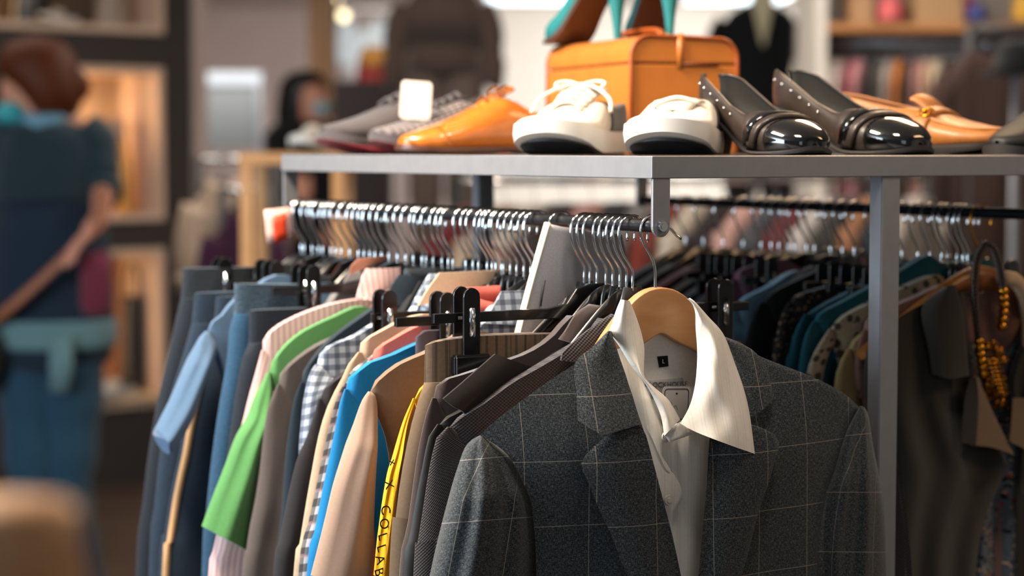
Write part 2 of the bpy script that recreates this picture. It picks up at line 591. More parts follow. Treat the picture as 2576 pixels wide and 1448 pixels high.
def clip_hanger(fr, label, group=None, half=0.165, cl=0.13, mat=None, hookmat=None, zc=-0.095):
    root = empty('clip_hanger', fr.O, fr.yaw, label, 'hanger', group)
    M_ = mat or MT['black_plastic']
    z0 = zc
    o = [(-half, z0 - .005), (-half, z0 + .005), (-0.06, z0 + .006), (-0.038, z0 + .010), (-0.026, z0 + 0.026), (-.01, z0 + .031), (.01, z0 + .031), (0.026, z0 + 0.026), (0.038, z0 + .010), (0.06, z0 + .006), (half, z0 + .005), (half, z0 - .005)]
    MB().prism(o, -0.0035, 0.0035).build('hanger_bar', M_, root, smooth=False, bevel=0.001)
    hook_part(root, hookmat or MT['chrome'])
    for sx in (-1, 1):
        mb = MB()
        for yy in (-0.0140, 0.0100):            # two jaws, each a round-topped plate
            w = 0.0095
            pl = [(-w, -0.052), (-w, 0.022)] + [(w * math.cos(a), 0.022 + w * math.sin(a)) for a in [math.pi * (1 - k / 8) for k in range(1, 8)]] + [(w, 0.018), (w, -0.052)]
            mb.prism([(sx * cl + x, z0 + z) for x, z in pl], yy, yy + 0.004)
        mb.box((sx * cl, 0, z0 - 0.048), (0.042, 0.036, 0.022), bev=0.002)
        c = mb.build('clip', M_, root, smooth=False, bevel=0.0008)
        sp = MB().box((sx * cl, -0.0150, z0 - 0.004), (0.0062, 0.003, 0.030), bev=0.001)
        sp.tube([(sx * cl - .011, 0, z0 + .0), (sx * cl + .011, 0, z0 + .0)], 0.004, 10)
        sp.tube([(sx * cl, -.012, z0 - .002), (sx * cl, .012, z0 - .002)], 0.0035, 10)
        sp.build('clip_spring', MT['chrome'], c)
    return root
# ------------------------------------------------------------------ the suit jacket, the white shirt inside it and their wooden hanger
JF = fr1(1634, -9.0)
_pz = JF.O


def bulge(u, z):
    """how far the jacket front stands out from the hanger"""
    k = min(1.0, max(0.0, (-z - 0.075) / 0.17))
    k = k * k * (3 - 2 * k)
    a = min(1.0, abs(u + 0.005) / 0.245)
    return 0.010 + 0.052 * k * (1 - a ** 2.2)


def onfront(off):
    """pixel + extra distance -> local point riding on the jacket's front"""
    def conv(p, d):
        D = 0.03
        for _ in range(4):
            v = JF.loc(p[0], p[1], D + off + d)
            D = bulge(v.x, v.z)
        return JF.loc(p[0], p[1], D + off + d)
    return conv


jacket = empty('suit_jacket', JF.O, JF.yaw, 'blue grey windowpane check suit jacket on the wooden hanger at the rail end', 'jacket')
EXT = 1640     # garments go on below the picture's lower edge
shoulderL = [(1536, 838), (1490, 880), (1446, 916), (1405, 942), (1366, 969), (1320, 1003), (1273, 1038), (1232, 1072), (1208, 1094)]
shoulderR = [(1819, 846), (1860, 868), (1913, 896), (1960, 915), (2021, 938), (2083, 966), (2127, 992), (2162, 1024)]
armL = [(1206, 1093), (1248, 1119), (1280, 1147), (1304, 1190), (1323, 1228), (1336, 1265), (1344, 1330), (1348, 1400), (1350, EXT), (1346, 2040)]
armR = [(2162, 1024), (2134, 1080), (2109, 1146), (2096, 1188), (2080, 1230), (2068, 1284), (2059, 1346), (2055, 1445), (2050, EXT), (2054, 2040)]
openL = [(1536, 838), (1556, 893), (1572, 940), (1588, 985), (1605, 1040), (1622, 1090), (1646, 1172), (1671, 1268), (1690, 1340), (1712, 1445), (1750, EXT), (1754, 2040)]
openR = [(1819, 846), (1806, 960), (1792, 1060), (1784, 1114), (1778, 1222), (1770, 1304), (1758, 1445), (1738, EXT), (1734, 2040)]
tk = lambda a: (lambda s, t, p: a)
def fold(amp, f, ph, k0=0.15):
    return lambda s, t, p: amp * math.sin(f * s + ph + 2.2 * t) * min(1, max(0, (t - k0) * 3))
# the front pieces
front = MB()
fl = fold(0.0022, 9.0, 0.4)
g = coons([(p[0], p[1]) for p in shoulderL[::-1]], [armL[-1], openL[-1]], armL, openL, 70, 26)
shell(front, g, onfront(0), lambda s, t, p: fl(s, t, p), lambda s, t, p: fl(s, t, p) - 0.002)
g = coons(shoulderR, [openR[-1], armR[-1]], openR, armR, 70, 26)
shell(front, g, onfront(0), lambda s, t, p: fl(1 - s, t, p), lambda s, t, p: fl(1 - s, t, p) - 0.002)
# back panel: closes the coat behind the hanger
uvL = JF.uz(armL + [], 0.02); uvR = JF.uz(armR, 0.02)
sl = JF.uz(shoulderL, 0.015); sr = JF.uz(shoulderR, 0.015)
top = sl[::-1] + [(0.0, -0.104)] + sr
g = coons(top, [uvL[-1], uvR[-1]], uvL, uvR, 30, 24)
bk = lambda s, t, p: -0.022 * min(1, t * 5) * math.sin(math.pi * s) ** 0.6 - 0.016
shell(front, g, metric, bk, lambda s, t, p: bk(s, t, p) - 0.002)
front.build('body', MT['suit'], jacket, auto=70)

# sleeves: round tubes hanging from the armholes
def sleeve(outer, inner, name, depth, ph, base):
    mb = MB()
    g = coons([outer[0], inner[0]], [outer[-1], inner[-1]], outer, inner, 72, 22)
    def fr_(s, t, p):
        w = max(0.0, 1 - (2 * s - 1) ** 2) ** 0.5
        k = min(1, t * 5)
        return base + depth * w * (0.35 + 0.65 * k) + 0.0035 * math.sin(15 * s + ph + 3 * t) * w * k + 0.0018 * math.sin(31 * s + 7 * t + ph) * w * k
    def bk_(s, t, p):
        w = max(0.0, 1 - (2 * s - 1) ** 2) ** 0.5
        return base - 0.035 * w - 0.001
    shell(mb, g, lambda p, d: JF.loc(p[0], p[1], d), fr_, bk_, turn=True)
    return mb.build(name, MT['suit'], jacket, auto=70)
outerL = [(1212, 1092), (1186, 1106), (1168, 1128), (1152, 1172), (1140, 1209), (1121, 1278), (1099, 1365), (1081, 1446), (1040, EXT), (994, 2040)]
innerL = [(1214, 1093), (1252, 1115), (1286, 1144), (1311, 1190), (1330, 1228), (1345, 1265), (1354, 1330), (1358, 1400), (1345, EXT), (1309, 2040)]
sleeve(outerL, innerL, 'sleeve', 0.044, 0.3, 0.012)
outerR = [(2164, 1020), (2173, 1020), (2185, 1048), (2196, 1118), (2212, 1201), (2222, 1263), (2227, 1346), (2229, 1446), (2228, EXT), (2232, 2040)]
innerR = [(2162, 1022), (2131, 1078), (2106, 1144), (2092, 1188), (2074, 1230), (2061, 1284), (2051, 1346), (2046, 1445), (2056, EXT), (2068, 2040)]
sleeve(innerR, outerR, 'sleeve', 0.036, 1.9, 0.010)

# lapels and collar ends, folded back over the front
lapL_in = [(1600, 1062), (1622, 1086), (1646, 1172), (1671, 1268), (1690, 1340), (1713, 1446), (1745, EXT - 40)]
lapL_out = [(1521, 1098), (1463, 1160), (1482, 1216), (1510, 1287), (1541, 1352), (1579, 1446), (1690, EXT - 40)]
def flap(mb, L, R, off, n=26, m=10, th=0.0034, lift=0.010, roll=1):
    g = coons([L[0], R[0]], [L[-1], R[-1]], L, R, n, m)
    def f(s, t, p):
        e = s if roll > 0 else 1 - s            # 0 at the free edge, 1 at the roll line
        return lift * (1 - e) * 0.6 + 0.0045 * math.sin(math.pi * min(1, e * 1.0)) + (0.003 if e > 0.97 else 0)
    shell(mb, g, onfront(off), f, lambda s, t, p: f(s, t, p) - th)
lap_mb = MB(); flap(lap_mb, lapL_out, lapL_in, 0.011)
lap_mb.build('lapel', MT['suit'], jacket, auto=60)
lapR_in = [(1818, 1046), (1790, 1110), (1779, 1222), (1770, 1304), (1757, 1446), (1738, EXT - 40)]
lapR_out = [(1908, 1072), (1958, 1102), (1948, 1164), (1931, 1222), (1906, 1296), (1865, 1446), (1785, EXT - 40)]
lap_mb = MB(); flap(lap_mb, lapR_in, lapR_out, 0.010, roll=-1)
lap_mb.build('lapel', MT['suit'], jacket, auto=60)
colL_out = [(1529, 832), (1490, 872), (1446, 914), (1450, 990), (1453, 1057)]
colL_in = [(1537, 832), (1557, 893), (1574, 942), (1592, 1002), (1613, 1066)]
mb = MB()
g = coons([colL_out[0], colL_in[0]], [(1453, 1057), (1507, 1090), (1525, 1092), (1613, 1066)], colL_out, colL_in, 18, 12)
cf = lambda s, t, p: 0.006 + 0.006 * math.sin(math.pi * s) + 0.006 * (1 - s) + .004 * t
shell(mb, g, onfront(0.010), cf, lambda s, t, p: cf(s, t, p) - 0.003)
mb.build('collar', MT['suit'], jacket, auto=60)
colR_out = [(1822, 846), (1862, 862), (1897, 883), (1925, 918), (1938, 960), (1946, 1004)]
colR_in = [(1812, 846), (1830, 886), (1850, 949), (1868, 1011), (1880, 1050)]
mb = MB()
g = coons([colR_in[0], colR_out[0]], [(1880, 1050), (1907, 1040), (1946, 1004)], colR_in, colR_out, 18, 10)
cf2 = lambda s, t, p: 0.004 + 0.005 * math.sin(math.pi * s) + 0.003 * s
shell(mb, g, onfront(0.006), cf2, lambda s, t, p: cf2(s, t, p) - 0.003)
mb.build('collar', MT['suit'], jacket, auto=60)

# ---- the shirt
shirt = empty('dress_shirt', JF.O, JF.yaw, 'white long collared shirt open at the neck inside the checked jacket', 'shirt')
OFF = -0.012
pf = [(1530, 840), (1560, 900), (1600, 1010), (1640, 1130), (1670, 1230), (1695, 1330), (1722, 1446), (1760, EXT)]
pr = [(1715, 1062), (1730, 1110), (1742, 1180), (1748, 1260), (1748, 1350), (1744, 1446), (1730, EXT)]
lf_ = [(1520, 850), (1548, 960), (1580, 1080), (1606, 1180), (1635, 1300), (1660, 1446), (1680, EXT)]
# back yoke inside the neck
mb = MB()
g = coons([(1604, 800), (1664, 790), (1760, 800)], [(1640, 1090), (1700, 1110), (1770, 1090)], [(1604, 800), (1612, 950), (1640, 1090)], [(1760, 800), (1766, 950), (1770, 1090)], 14, 10)
shell(mb, g, lambda p, d: JF.loc(p[0], p[1], d), tk(-0.010), tk(-0.0115))
yoke = mb.build('back_yoke', MT['white_lining'], shirt)
# left front with its placket edge curving over the right front
mb = MB()
pl_edge = [(1672, 1085), (1668, 1110), (1665, 1153), (1678, 1186), (1705, 1208), (1716, 1236), (1712, 1262), (1693, 1297), (1690, 1340), (1700, 1400), (1722, 1480), (1735, EXT)]
g = coons([(1540, 828), (1616, 930), (1684, 1072)], [(1600, EXT), (1735, EXT)], [(1534, 838), (1560, 1000), (1580, 1180), (1600, 1400), (1600, EXT)], pl_edge, 50, 18)
def sf(s, t, p):
    return 0.005 * s + 0.0028 * math.sin(7 * s + 9 * t) * math.sin(math.pi * min(1, t * 1.1))
shell(mb, g, onfront(OFF), sf, lambda s, t, p: sf(s, t, p) - 0.0012)
mb.build('front_panel', MT['white_cloth'], shirt)
mb = MB()
g = coons([(1650, 1075), (1712, 1062), (1800, 1040)], [(1660, EXT), (1860, EXT)], [(1650, 1075), (1640, 1200), (1650, 1400), (1660, EXT)], [(1800, 1040), (1830, 1200), (1840, 1400), (1860, EXT)], 40, 20)
def sg(s, t, p):
    cr = 0.0035 * math.exp(-((s - .36 + .25 * t) / .06) ** 2) + 0.0028 * math.exp(-((s - .52 + .12 * t) / .05) ** 2) - 0.003 * math.exp(-((s - .44 + .2 * t) / .05) ** 2)
    return -0.004 + cr * math.exp(-t * 2.0)
shell(mb, g, onfront(OFF), sg, lambda s, t, p: sg(s, t, p) - 0.0012)
mb.build('front_panel', MT['white_cloth'], shirt)
# hidden back of the shirt
mb = MB()
g = coons([(-0.13, -0.24), (0, -0.18), (0.14, -0.22)], [(-0.15, -0.50), (0.15, -0.50)], [(-0.13, -0.24), (-0.15, -0.50)], [(0.14, -0.22), (0.15, -0.50)], 8, 8)
shell(mb, g, metric, tk(-0.012), tk(-0.0135))
mb.build('back_panel', MT['white_lining'], shirt)
# buttons
for (bx, by) in ((1682, 1257), (1676, 1098)):
    v = onfront(OFF + 0.0075)((bx, by), 0)
    mb = MB(); mb.tube([v, v + Vector((0, -0.002, 0))], [0.0055, 0.005], 18)
    mb.tube([v + Vector((0, -0.002, 0)), v + Vector((0, -0.0026, 0))], [0.0028, 0.0026], 12)
    mb.build('button', plain('pearl_button', '#bcb6ae', 0.3), shirt, auto=40)
# collar leaves
mb = MB()
Lo = [(1561, 753), (1549, 782), (1540, 812), (1534, 834), (1561, 876), (1587, 919), (1624, 966), (1649, 1012), (1664, 1052), (1671, 1096)]
Li = [(1584, 756), (1596, 784), (1606, 812), (1615, 842), (1621, 876), (1620, 918), (1622, 948), (1648, 975), (1682, 1006), (1711, 1054)]
g = coons([Lo[0], Li[0]], [Lo[-1], Li[-1]], Lo, Li, 36, 12)
cl = lambda s, t, p: 0.020 + 0.012 * math.sin(math.pi * s) - 0.012 * t + 0.002 * math.sin(8 * t + 4 * s)
shell(mb, g, onfront(-0.006), cl, lambda s, t, p: cl(s, t, p) - 0.0022)
mb.build('collar_leaf', MT['white_cloth'], shirt, auto=60)
mb = MB()
Ri = [(1727, 751), (1740, 762), (1749, 787), (1750, 824), (1754, 886), (1751, 948), (1742, 998), (1729, 1033), (1711, 1064)]
Ro = [(1736, 749), (1751, 761), (1782, 796), (1820, 840), (1848, 911), (1872, 980), (1885, 1036), (1892, 1085), (1899, 1141)]
bot = [(1711, 1064), (1742, 1082), (1788, 1101), (1850, 1124), (1899, 1141)]
g = coons([Ri[0], Ro[0]], bot, Ri, Ro, 36, 16)
cr_ = lambda s, t, p: 0.014 + 0.017 * math.sin(math.pi * s) * (1 - .35 * t) + (0.0026 * math.sin(6 * s + 10 * t) + .0011 * math.sin(13 * s - 17 * t)) * math.sin(math.pi * s) - 0.004 * t
shell(mb, g, onfront(0.008), cr_, lambda s, t, p: cr_(s, t, p) - 0.0022)
mb.build('collar_leaf', MT['white_cloth'], shirt, auto=60)
# collar stand band under the leaves
mb = MB()
g = coons([(1668, 1088), (1712, 1060)], [(1684, 1112), (1742, 1092)], [(1668, 1088), (1684, 1112)], [(1712, 1060), (1742, 1092)], 4, 8)
shell(mb, g, onfront(0.0), tk(0.003), tk(0.001))
mb.build('collar_band', MT['white_cloth'], shirt)
# labels in the neck: small black tab, grey woven label with its lettering
def neckpt(px, py, d): return JF.loc(px, py, d)
def patchpx(name, quad, d, th, mat, parent, m=4):
    mb = MB()
    g = coons([quad[0], quad[1]], [quad[3], quad[2]], [quad[0], quad[3]], [quad[1], quad[2]], m, m)
    shell(mb, g, lambda p, q: JF.loc(p[0], p[1], d + q), tk(th), tk(0))
    return mb.build(name, mat, parent)
lb = patchpx('size_label', [(1653, 896), (1680, 894), (1682, 921), (1658, 924)], -0.0098, 0.0006, MT['black_label'], shirt)
v = neckpt(1669, 909, -0.0088)
text('size_letter', 'L', 0.006, MT['paper'], lb, v, (math.pi / 2, 0, 0), 0.0001)
lb = patchpx('brand_label', [(1628, 957), (1718, 950), (1722, 990), (1640, 1000)], -0.0098, 0.0006, MT['grey_label'], shirt)
v = neckpt(1676, 967, -0.0088)
text('label_lettering', 'CLOCKHOUSE', 0.0075, MT['grey_ink'], lb, v, (math.pi / 2, 0.03, 0), 0.0001)
# price tag hanging in the neck opening
ptag = empty('price_tag', JF.O, JF.yaw, 'white rounded price tag with a grey border in the shirt neck', 'price tag')
def rrect(w, h, r, n=5):
    o = []
    for cx_, cz_, a0 in ((w - r, h - r, 0), (-w + r, h - r, 90), (-w + r, -h + r, 180), (w - r, -h + r, 270)):
        for k in range(n + 1):
            a = math.radians(a0 + 90 * k / n); o.append((cx_ + r * math.cos(a), cz_ + r * math.sin(a)))
    return o
c = neckpt(1701, 1016, -0.006)
w, h = 0.0165, 0.0185
card = MB().prism(rrect(w, h, .005), 0, 0.0006).build('card', MT['paper'], ptag, smooth=False, loc=c, rot=(0, 0.04, 0))
a, b = rrect(w - .0022, h - .0022, .0038), rrect(w - .0033, h - .0033, .003)
mb = MB(); mb.grid([[(x, -0.0003, z) for x, z in a + a[:1]], [(x, -0.0003, z) for x, z in b + b[:1]]])
mb.build('card_border', MT['grey_ink'], card, smooth=False)
mb = MB(); mb.tube([(0, -0.0004, 0.011), (0, 0.0, 0.011)], 0.0011, 12)
mb.build('eyelet', MT['ink'], card)
mb = MB()
for x0, z0, x1, z1 in ((-.006, .003, -.004, -.004), (-.004, -.004, -.0005, -.001), (-.0005, -.001, .002, -.0065)):
    mb.tube([(x0, -0.0003, z0), (x1, -0.0003, z1)], 0.00018, 5)
mb.build('pen_mark', MT['navy_ink'], card)

# ---- the wooden hanger
wh = empty('coat_hanger', JF.O, JF.yaw, 'pale wooden coat hanger with chrome hook holding the checked jacket', 'hanger')
pk = JF.loc(1664, 723, 0.006)
HZ = pk.z; HU = pk.x
topc = [(0, 0), (0.014, -0.0022), (0.026, -0.0085), (0.036, -0.017), (0.047, -0.028), (0.062, -0.046), (0.075, -0.062), (0.12, -0.100), (0.17, -0.135), (0.19, -0.147)]
botc = [(0, -0.047), (0.014, -0.054), (0.026, -0.060), (0.036, -0.064), (0.047, -0.070), (0.062, -0.078), (0.075, -0.088), (0.12, -0.126), (0.17, -0.160), (0.187, -0.168)]
full = catmull([(HU - x, HZ + z) for x, z in topc[::-1]] + [(HU + x, HZ + z) for x, z in topc[1:]], 72)
fullb = [(HU - x, HZ + z) for x, z in botc[::-1]] + [(HU + x, HZ + z) for x, z in botc[1:]]
fullb = catmull(fullb[:9], 36) + catmull(fullb[8:], 36)[1:]
G = [[Vector((a[0], a[1], 0)).lerp(Vector((b[0], b[1], 0)), i / 6) for a, b in zip(full, fullb)] for i in range(7)]
mb = MB()
def hf(s, t, p):
    u = abs(p[0] - HU)
    return 0.0075 + 0.010 * (u / .19) ** 1.4 * 1.0 - 0.0015 * (abs(2 * t - 1) ** 6)
shell(mb, G, metric, hf, lambda s, t, p: hf(s, t, p) - 0.0145)
mb.build('hanger_body', MT['hanger_wood'], wh, auto=40, bevel=0.0012)
hk = MB()
hpts = [(JF.loc(x, y, 0.0)) for x, y in ((1648, 722), (1648, 690), (1645, 664), (1636, 642), (1622, 618), (1614, 596), (1612, 576), (1616, 560), (1626, 548), (1640, 541), (1656, 545), (1670, 558), (1690, 578), (1702, 592), (1714, 600))]
hpts = [Vector((v.x, 0.0, v.z)) for v in hpts]
hpts[0].z = HZ - 0.006
hk.tube(catmull(hpts, 40), 0.0016, 8)
hk.build('hook', MT['chrome'], wh)
# ------------------------------------------------------------------ clothes on the near rail
def extrap(pts, z1):
    (x0, y0), (x1, y1) = pts[-2], pts[-1]
    if y1 <= z1: return pts
    k = (z1 - y1) / (y1 - y0)
    return pts + [(x1 + (x1 - x0) * k * .35, z1)]


def pillow(mb, Lp, Rp, th, n=36, m=12, base=0.0, rip=0.0, rf=9.0, ph=0.0, pw=0.5, top=None, bot=None, turn=True, conv=metric, mi=0, tap=None):
    g = coons(top or [Lp[0], Rp[0]], bot or [Lp[-1], Rp[-1]], Lp, Rp, n, m)
    def f(s, t, p):
        w = max(0.0, 1 - (2 * s - 1) ** 2) ** pw * (1 if tap is None else min(1, tap + t * 3))
        return base + th * w + rip * w * math.sin(rf * s * 2 + ph + 2.5 * t) * min(1, .2 + t * 2)
    def b(s, t, p):
        return base - th * max(0.0, 1 - (2 * s - 1) ** 2) ** pw * (1 if tap is None else min(1, tap + t * 3)) - 0.0008
    return shell(mb, g, conv, f, b, turn=turn, mi=mi)


def shirt_on(fr, name, label, cat, mat, sh, sl=None, hem=-0.72, w0=0.085, w1=0.075, th=0.010, sth=0.013, send=-0.70, inner=None, rip=0.0042,
             collar=None, cmat=None, group=None, ph=0.0, smat=None, neck=True, hanger=None, body=True, right=True):
    """sh: shoulder line in picture points (neck -> tip); sl: outer sleeve line (tip -> cuff)"""
    root = empty(name, fr.O, fr.yaw, label, cat, group)
    S_ = fr.uz(sh)
    S_ = [(min(u, -0.035), z) for u, z in S_]
    tip = S_[-1]
    nk = S_[0]
    left = [(tip[0] + .004, tip[1] - .002), (tip[0] + .03, tip[1] - .12), (tip[0] + .028, hem)]
    right_ = [(-u, z) for u, z in left]
    line = S_[::-1]
    line = [left[0]] + line[1:]
    topl = line + [(nk[0] * .5, nk[1] - .012), (0, nk[1] - .018), (-nk[0] * .5, nk[1] - .012)] + [(-u, z) for u, z in line[::-1]]
    mb = MB()
    g = coons(topl, [left[-1], right_[-1]], left, right_, 34, 34)
    def f(s, t, p):
        w = max(0.0, 1 - (2 * s - 1) ** 2) ** .25
        k = min(1, .62 + t * 5)
        return th * w * k + rip * w * math.sin(16 * s + ph + 3 * t) * min(1, t * 3)
    shell(mb, g, metric, f, lambda s, t, p: -th * max(0.0, 1 - (2 * s - 1) ** 2) ** .45 * min(1, .62 + t * 5) - .0008)
    mb.build('body', mat, root, auto=70)
    if sl:
        O_ = fr.uz(sl)
        if inner:
            I_ = [(O_[0][0] + .006, O_[0][1] - .001)] + fr.uz(inner)[1:]
            O_[0] = (O_[0][0] + .002, O_[0][1])
        else:
            O_ = extrap(O_, send)
            nn = len(O_)
            I_ = []
            for i, (u, z) in enumerate(O_):
                t = i / max(1, nn - 1)
                wd = w0 * (1 - t) + w1 * t
                I_.append((u + wd, z - (0.0 if i else -0.0)))
            O_[0] = (tip[0] + .002, tip[1])
            I_[0] = (tip[0] + .007, tip[1] - .001)
            I_.insert(1, (tip[0] + w0 * .5, tip[1] - .022))
        for sgn in (1, -1):
            if sgn < 0 and not right: continue
            mb = MB()
            Lp, Rp = O_, I_
            if sgn < 0:
                Lp, Rp = [(-u, z) for u, z in I_], [(-u, z) for u, z in O_]
            pillow(mb, Lp, Rp, sth, n=34, m=12, base=0.001, rip=rip * .9, rf=5, ph=ph + sgn, tap=.10)
            mb.build('sleeve', smat or mat, root, auto=70)
    if neck:
        # stand-up neckband, an open ring around the hanger's neck
        mb = MB()
        r0 = abs(nk[0]) * .95
        A, B = [], []
        for k in range(25):
            a = 2 * math.pi * k / 24
            A.append((r0 * math.sin(a), -.016 * math.cos(a), nk[1] - .004 - .012 * max(0, math.cos(a))))
            B.append((r0 * .93 * math.sin(a), -.015 * math.cos(a), nk[1] + .020 - .02 * max(0, math.cos(a))))
        mb.grid([A, B], [[(k * .01, 0) for k in range(25)], [(k * .01, .03) for k in range(25)]])
        mb.build('neckband', cmat or mat, root, solid=.0016)
    if collar:
        mb = MB()
        Lp, Rp, Tp, Bp = [fr.uz(q, .014) for q in collar]
        g = coons(Tp, Bp, Lp, Rp, 10, 12)
        cf = lambda s, t, p: .010 + .010 * t + .004 * math.sin(math.pi * s)
        shell(mb, g, metric, cf, lambda s, t, p: cf(s, t, p) - .003)
        mb.build('collar', cmat or mat, root, auto=60)
    return root


def trousers_on(fr, name, label, cat, mat, waist, edge, inner, th=0.012, wb=None, wmat=None, group=None, rip=.002, hem=-1.02, ph=0.0, stripe=None, half=None):
    """waist: picture points of the waistband's top, left -> right; edge: outer line downwards; inner: where the visible leg ends"""
    root = empty(name, fr.O, fr.yaw, label, cat, group)
    Wt = fr.uz(waist)
    E = extrap(fr.uz(edge), hem)
    wid = half or (Wt[-1][0] - Wt[0][0])
    z0 = Wt[0][1]
    cxu = Wt[0][0] + wid / 2
    bh = 0.040
    mb = MB()
    pillow(mb, [(Wt[0][0], z0), (E[0][0], z0 - bh)], [(Wt[0][0] + wid, Wt[-1][1]), (E[0][0] + wid, z0 - bh)], th * .9, n=6, m=30, rip=.0016 if wb else .0004, rf=40 if wb else 8,
           top=[(Wt[0][0], z0)] + Wt[1:-1] + [(Wt[0][0] + wid, Wt[-1][1])], turn=False)
    mb.build('waistband', wmat or mat, root, auto=70)
    for k in range(2):
        mb = MB()
        if k == 0:
            Lp = [(E[0][0], z0 - bh + .002)] + E[1:]
            Rp = [(cxu, z0 - bh + .002), (cxu, z0 - .24), (E[-1][0] + .20, hem)]
        else:
            Lp = [(cxu, z0 - bh + .002), (cxu, z0 - .24), (cxu + .02, hem)]
            Rp = [(E[0][0] + wid, z0 - bh + .002), (E[0][0] + wid + .01, z0 - .24), (cxu + .21, hem)]
        pillow(mb, Lp, Rp, th, n=40, m=16, rip=rip, rf=5, ph=ph + k, turn=True)
        lg = mb.build('leg', mat, root, auto=70)
        if stripe and k == 0:
            mb = MB()
            Ls = [(u + .002, z) for u, z in E]; Rs = [(u + .012, z) for u, z in E]
            pillow(mb, Ls[1:], Rs[1:], .0035, n=30, m=4, base=th * .45)
            mb.build('side_stripe', stripe, lg)
    return root


C = {}
C['green'] = fab('green_jersey', '#4f844c', var=.06, bump=.08)
C['pink'] = fab('pink_striped_cotton', '#cfa7a4', stripes=[('x', .0075, .0018, '#8f7f92', .55), ('x', .0075, .0014, '#ecd6cf', .6, .004)], var=.04)
C['blue'] = fab('bright_blue_pique', '#0a74ae', var=.05)
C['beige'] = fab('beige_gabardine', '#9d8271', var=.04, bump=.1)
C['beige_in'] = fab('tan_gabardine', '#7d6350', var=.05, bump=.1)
C['bw'] = fab('black_white_plaid', '#bdb4b2', stripes=[('x', .017, .008, '#18191e', .75), ('y', .018, .009, '#18191e', .75), ('y', .036, .004, '#8a6f70', .6, .02)], var=.08)
C['cream'] = fab('cream_cotton', '#b09880', var=.05)
C['char'] = fab('charcoal_wool', '#242226', var=.1)
C['plaid'] = fab('blue_white_check', '#aeb9c8', stripes=[('x', .013, .006, '#27324a', .6), ('y', .013, .006, '#27324a', .6)], var=.05)
C['navy'] = fab('dark_navy_teal', '#13232f', var=.1)
C['taupe'] = fab('taupe_brown', '#4d4441', var=.07, sheen=.3)
C['salmon'] = fab('salmon_jersey', '#d2665a', var=.05)
C['jean'] = fab('blue_denim', '#163a56', heather='#5f8cab', hs=.3, sx=300, sy=1500)
C['jean_dark'] = fab('dark_denim', '#10161f', heather='#2e4055', hs=.35, sx=300, sy=1500)
C['jean_navy'] = fab('navy_denim', '#111f2e', heather='#38536c', hs=.4, sx=300, sy=1500)
C['slate'] = fab('slate_blue_pique', '#4f6884', var=.06)
C['slate_col'] = fab('slate_collar', '#5a5464', var=.06)
C['black'] = fab('black_cotton', '#0e0e10', var=.1)
C['leather'] = fab('black_brown_waxed_cloth', '#1d1917', rough=.5, var=.12, sheen=.1)
C['velvet'] = fab('dark_brown_velvet', '#2f1e1b', sheen=.6, var=.1)
C['satin'] = fab('grey_brown_satin', '#5d5052', rough=.45, var=.04)
C['khaki'] = fab('khaki_cargo_cotton', '#6d5946', var=.07)
C['yellow'] = fab('yellow_jersey', '#e5a512', var=.04)
C['denim_grey'] = fab('pale_grey_denim', '#a3a2a8', heather='#cfccca', hs=.4, sx=300, sy=1500)
C['denim_hem'] = fab('cream_hem', '#d9cbb8', var=.05)
C['stripe_beige'] = fab('beige_side_stripe', '#b08a62', var=.05)
C['brown'] = fab('brown_suede', '#6d4130', var=.07, sheen=.3)
C['white'] = fab('plain_white_cotton', '#cfcac2', var=.04)
C['teal'] = fab('teal_wool', '#0e4a55', var=.08)
C['red'] = fab('red_cotton', '#9c2a28', var=.06)
C['maroon'] = fab('maroon_cotton', '#4a1826', var=.06)
C['greyc'] = fab('mid_grey_marl', '#6d6a6c', heather='#a19e9c', hs=.3)

# -- 1 charcoal knit blazer right behind the jacket
F = fr1(1592, -4)
KW = [(1537, 796), (1480, 840), (1410, 886), (1345, 925), (1282, 961), (1211, 1014), (1160, 1046), (1120, 1073)]
KS = [(1120, 1073), (1099, 1098), (1086, 1147), (1076, 1200), (1062, 1293), (1047, 1386), (1040, 1446)]
kb = shirt_on(F, 'knit_blazer', 'charcoal brown textured knit blazer just behind the checked jacket', 'blazer', MT['knit'], KW, KS, hem=-.74, w0=.075, w1=.09, th=.013, sth=.016, neck=False, rip=.002, right=False,
         collar=([(1545, 790), (1480, 830), (1412, 884), (1405, 905)], [(1600, 800), (1560, 850), (1500, 905), (1490, 915)], [(1545, 790), (1600, 800)], [(1405, 905), (1490, 915)]))
mb = MB()
pillow(mb, F.uz([(2172, 1024), (2196, 1060), (2212, 1150), (2226, 1250), (2234, 1350), (2238, 1446), (2240, 1640)]), F.uz([(2178, 1026), (2212, 1062), (2240, 1150), (2262, 1250), (2275, 1350), (2284, 1446), (2292, 1640)]), .016, n=30, m=10, tap=.3, rip=.003)
mb.build('sleeve', MT['knit'], kb, auto=70)
coat_hanger(F, 'dark plastic coat hanger inside the charcoal knit blazer', mat=plain('smoky_plastic', '#3d3a3b', .3, coat=.3), sh=KW)

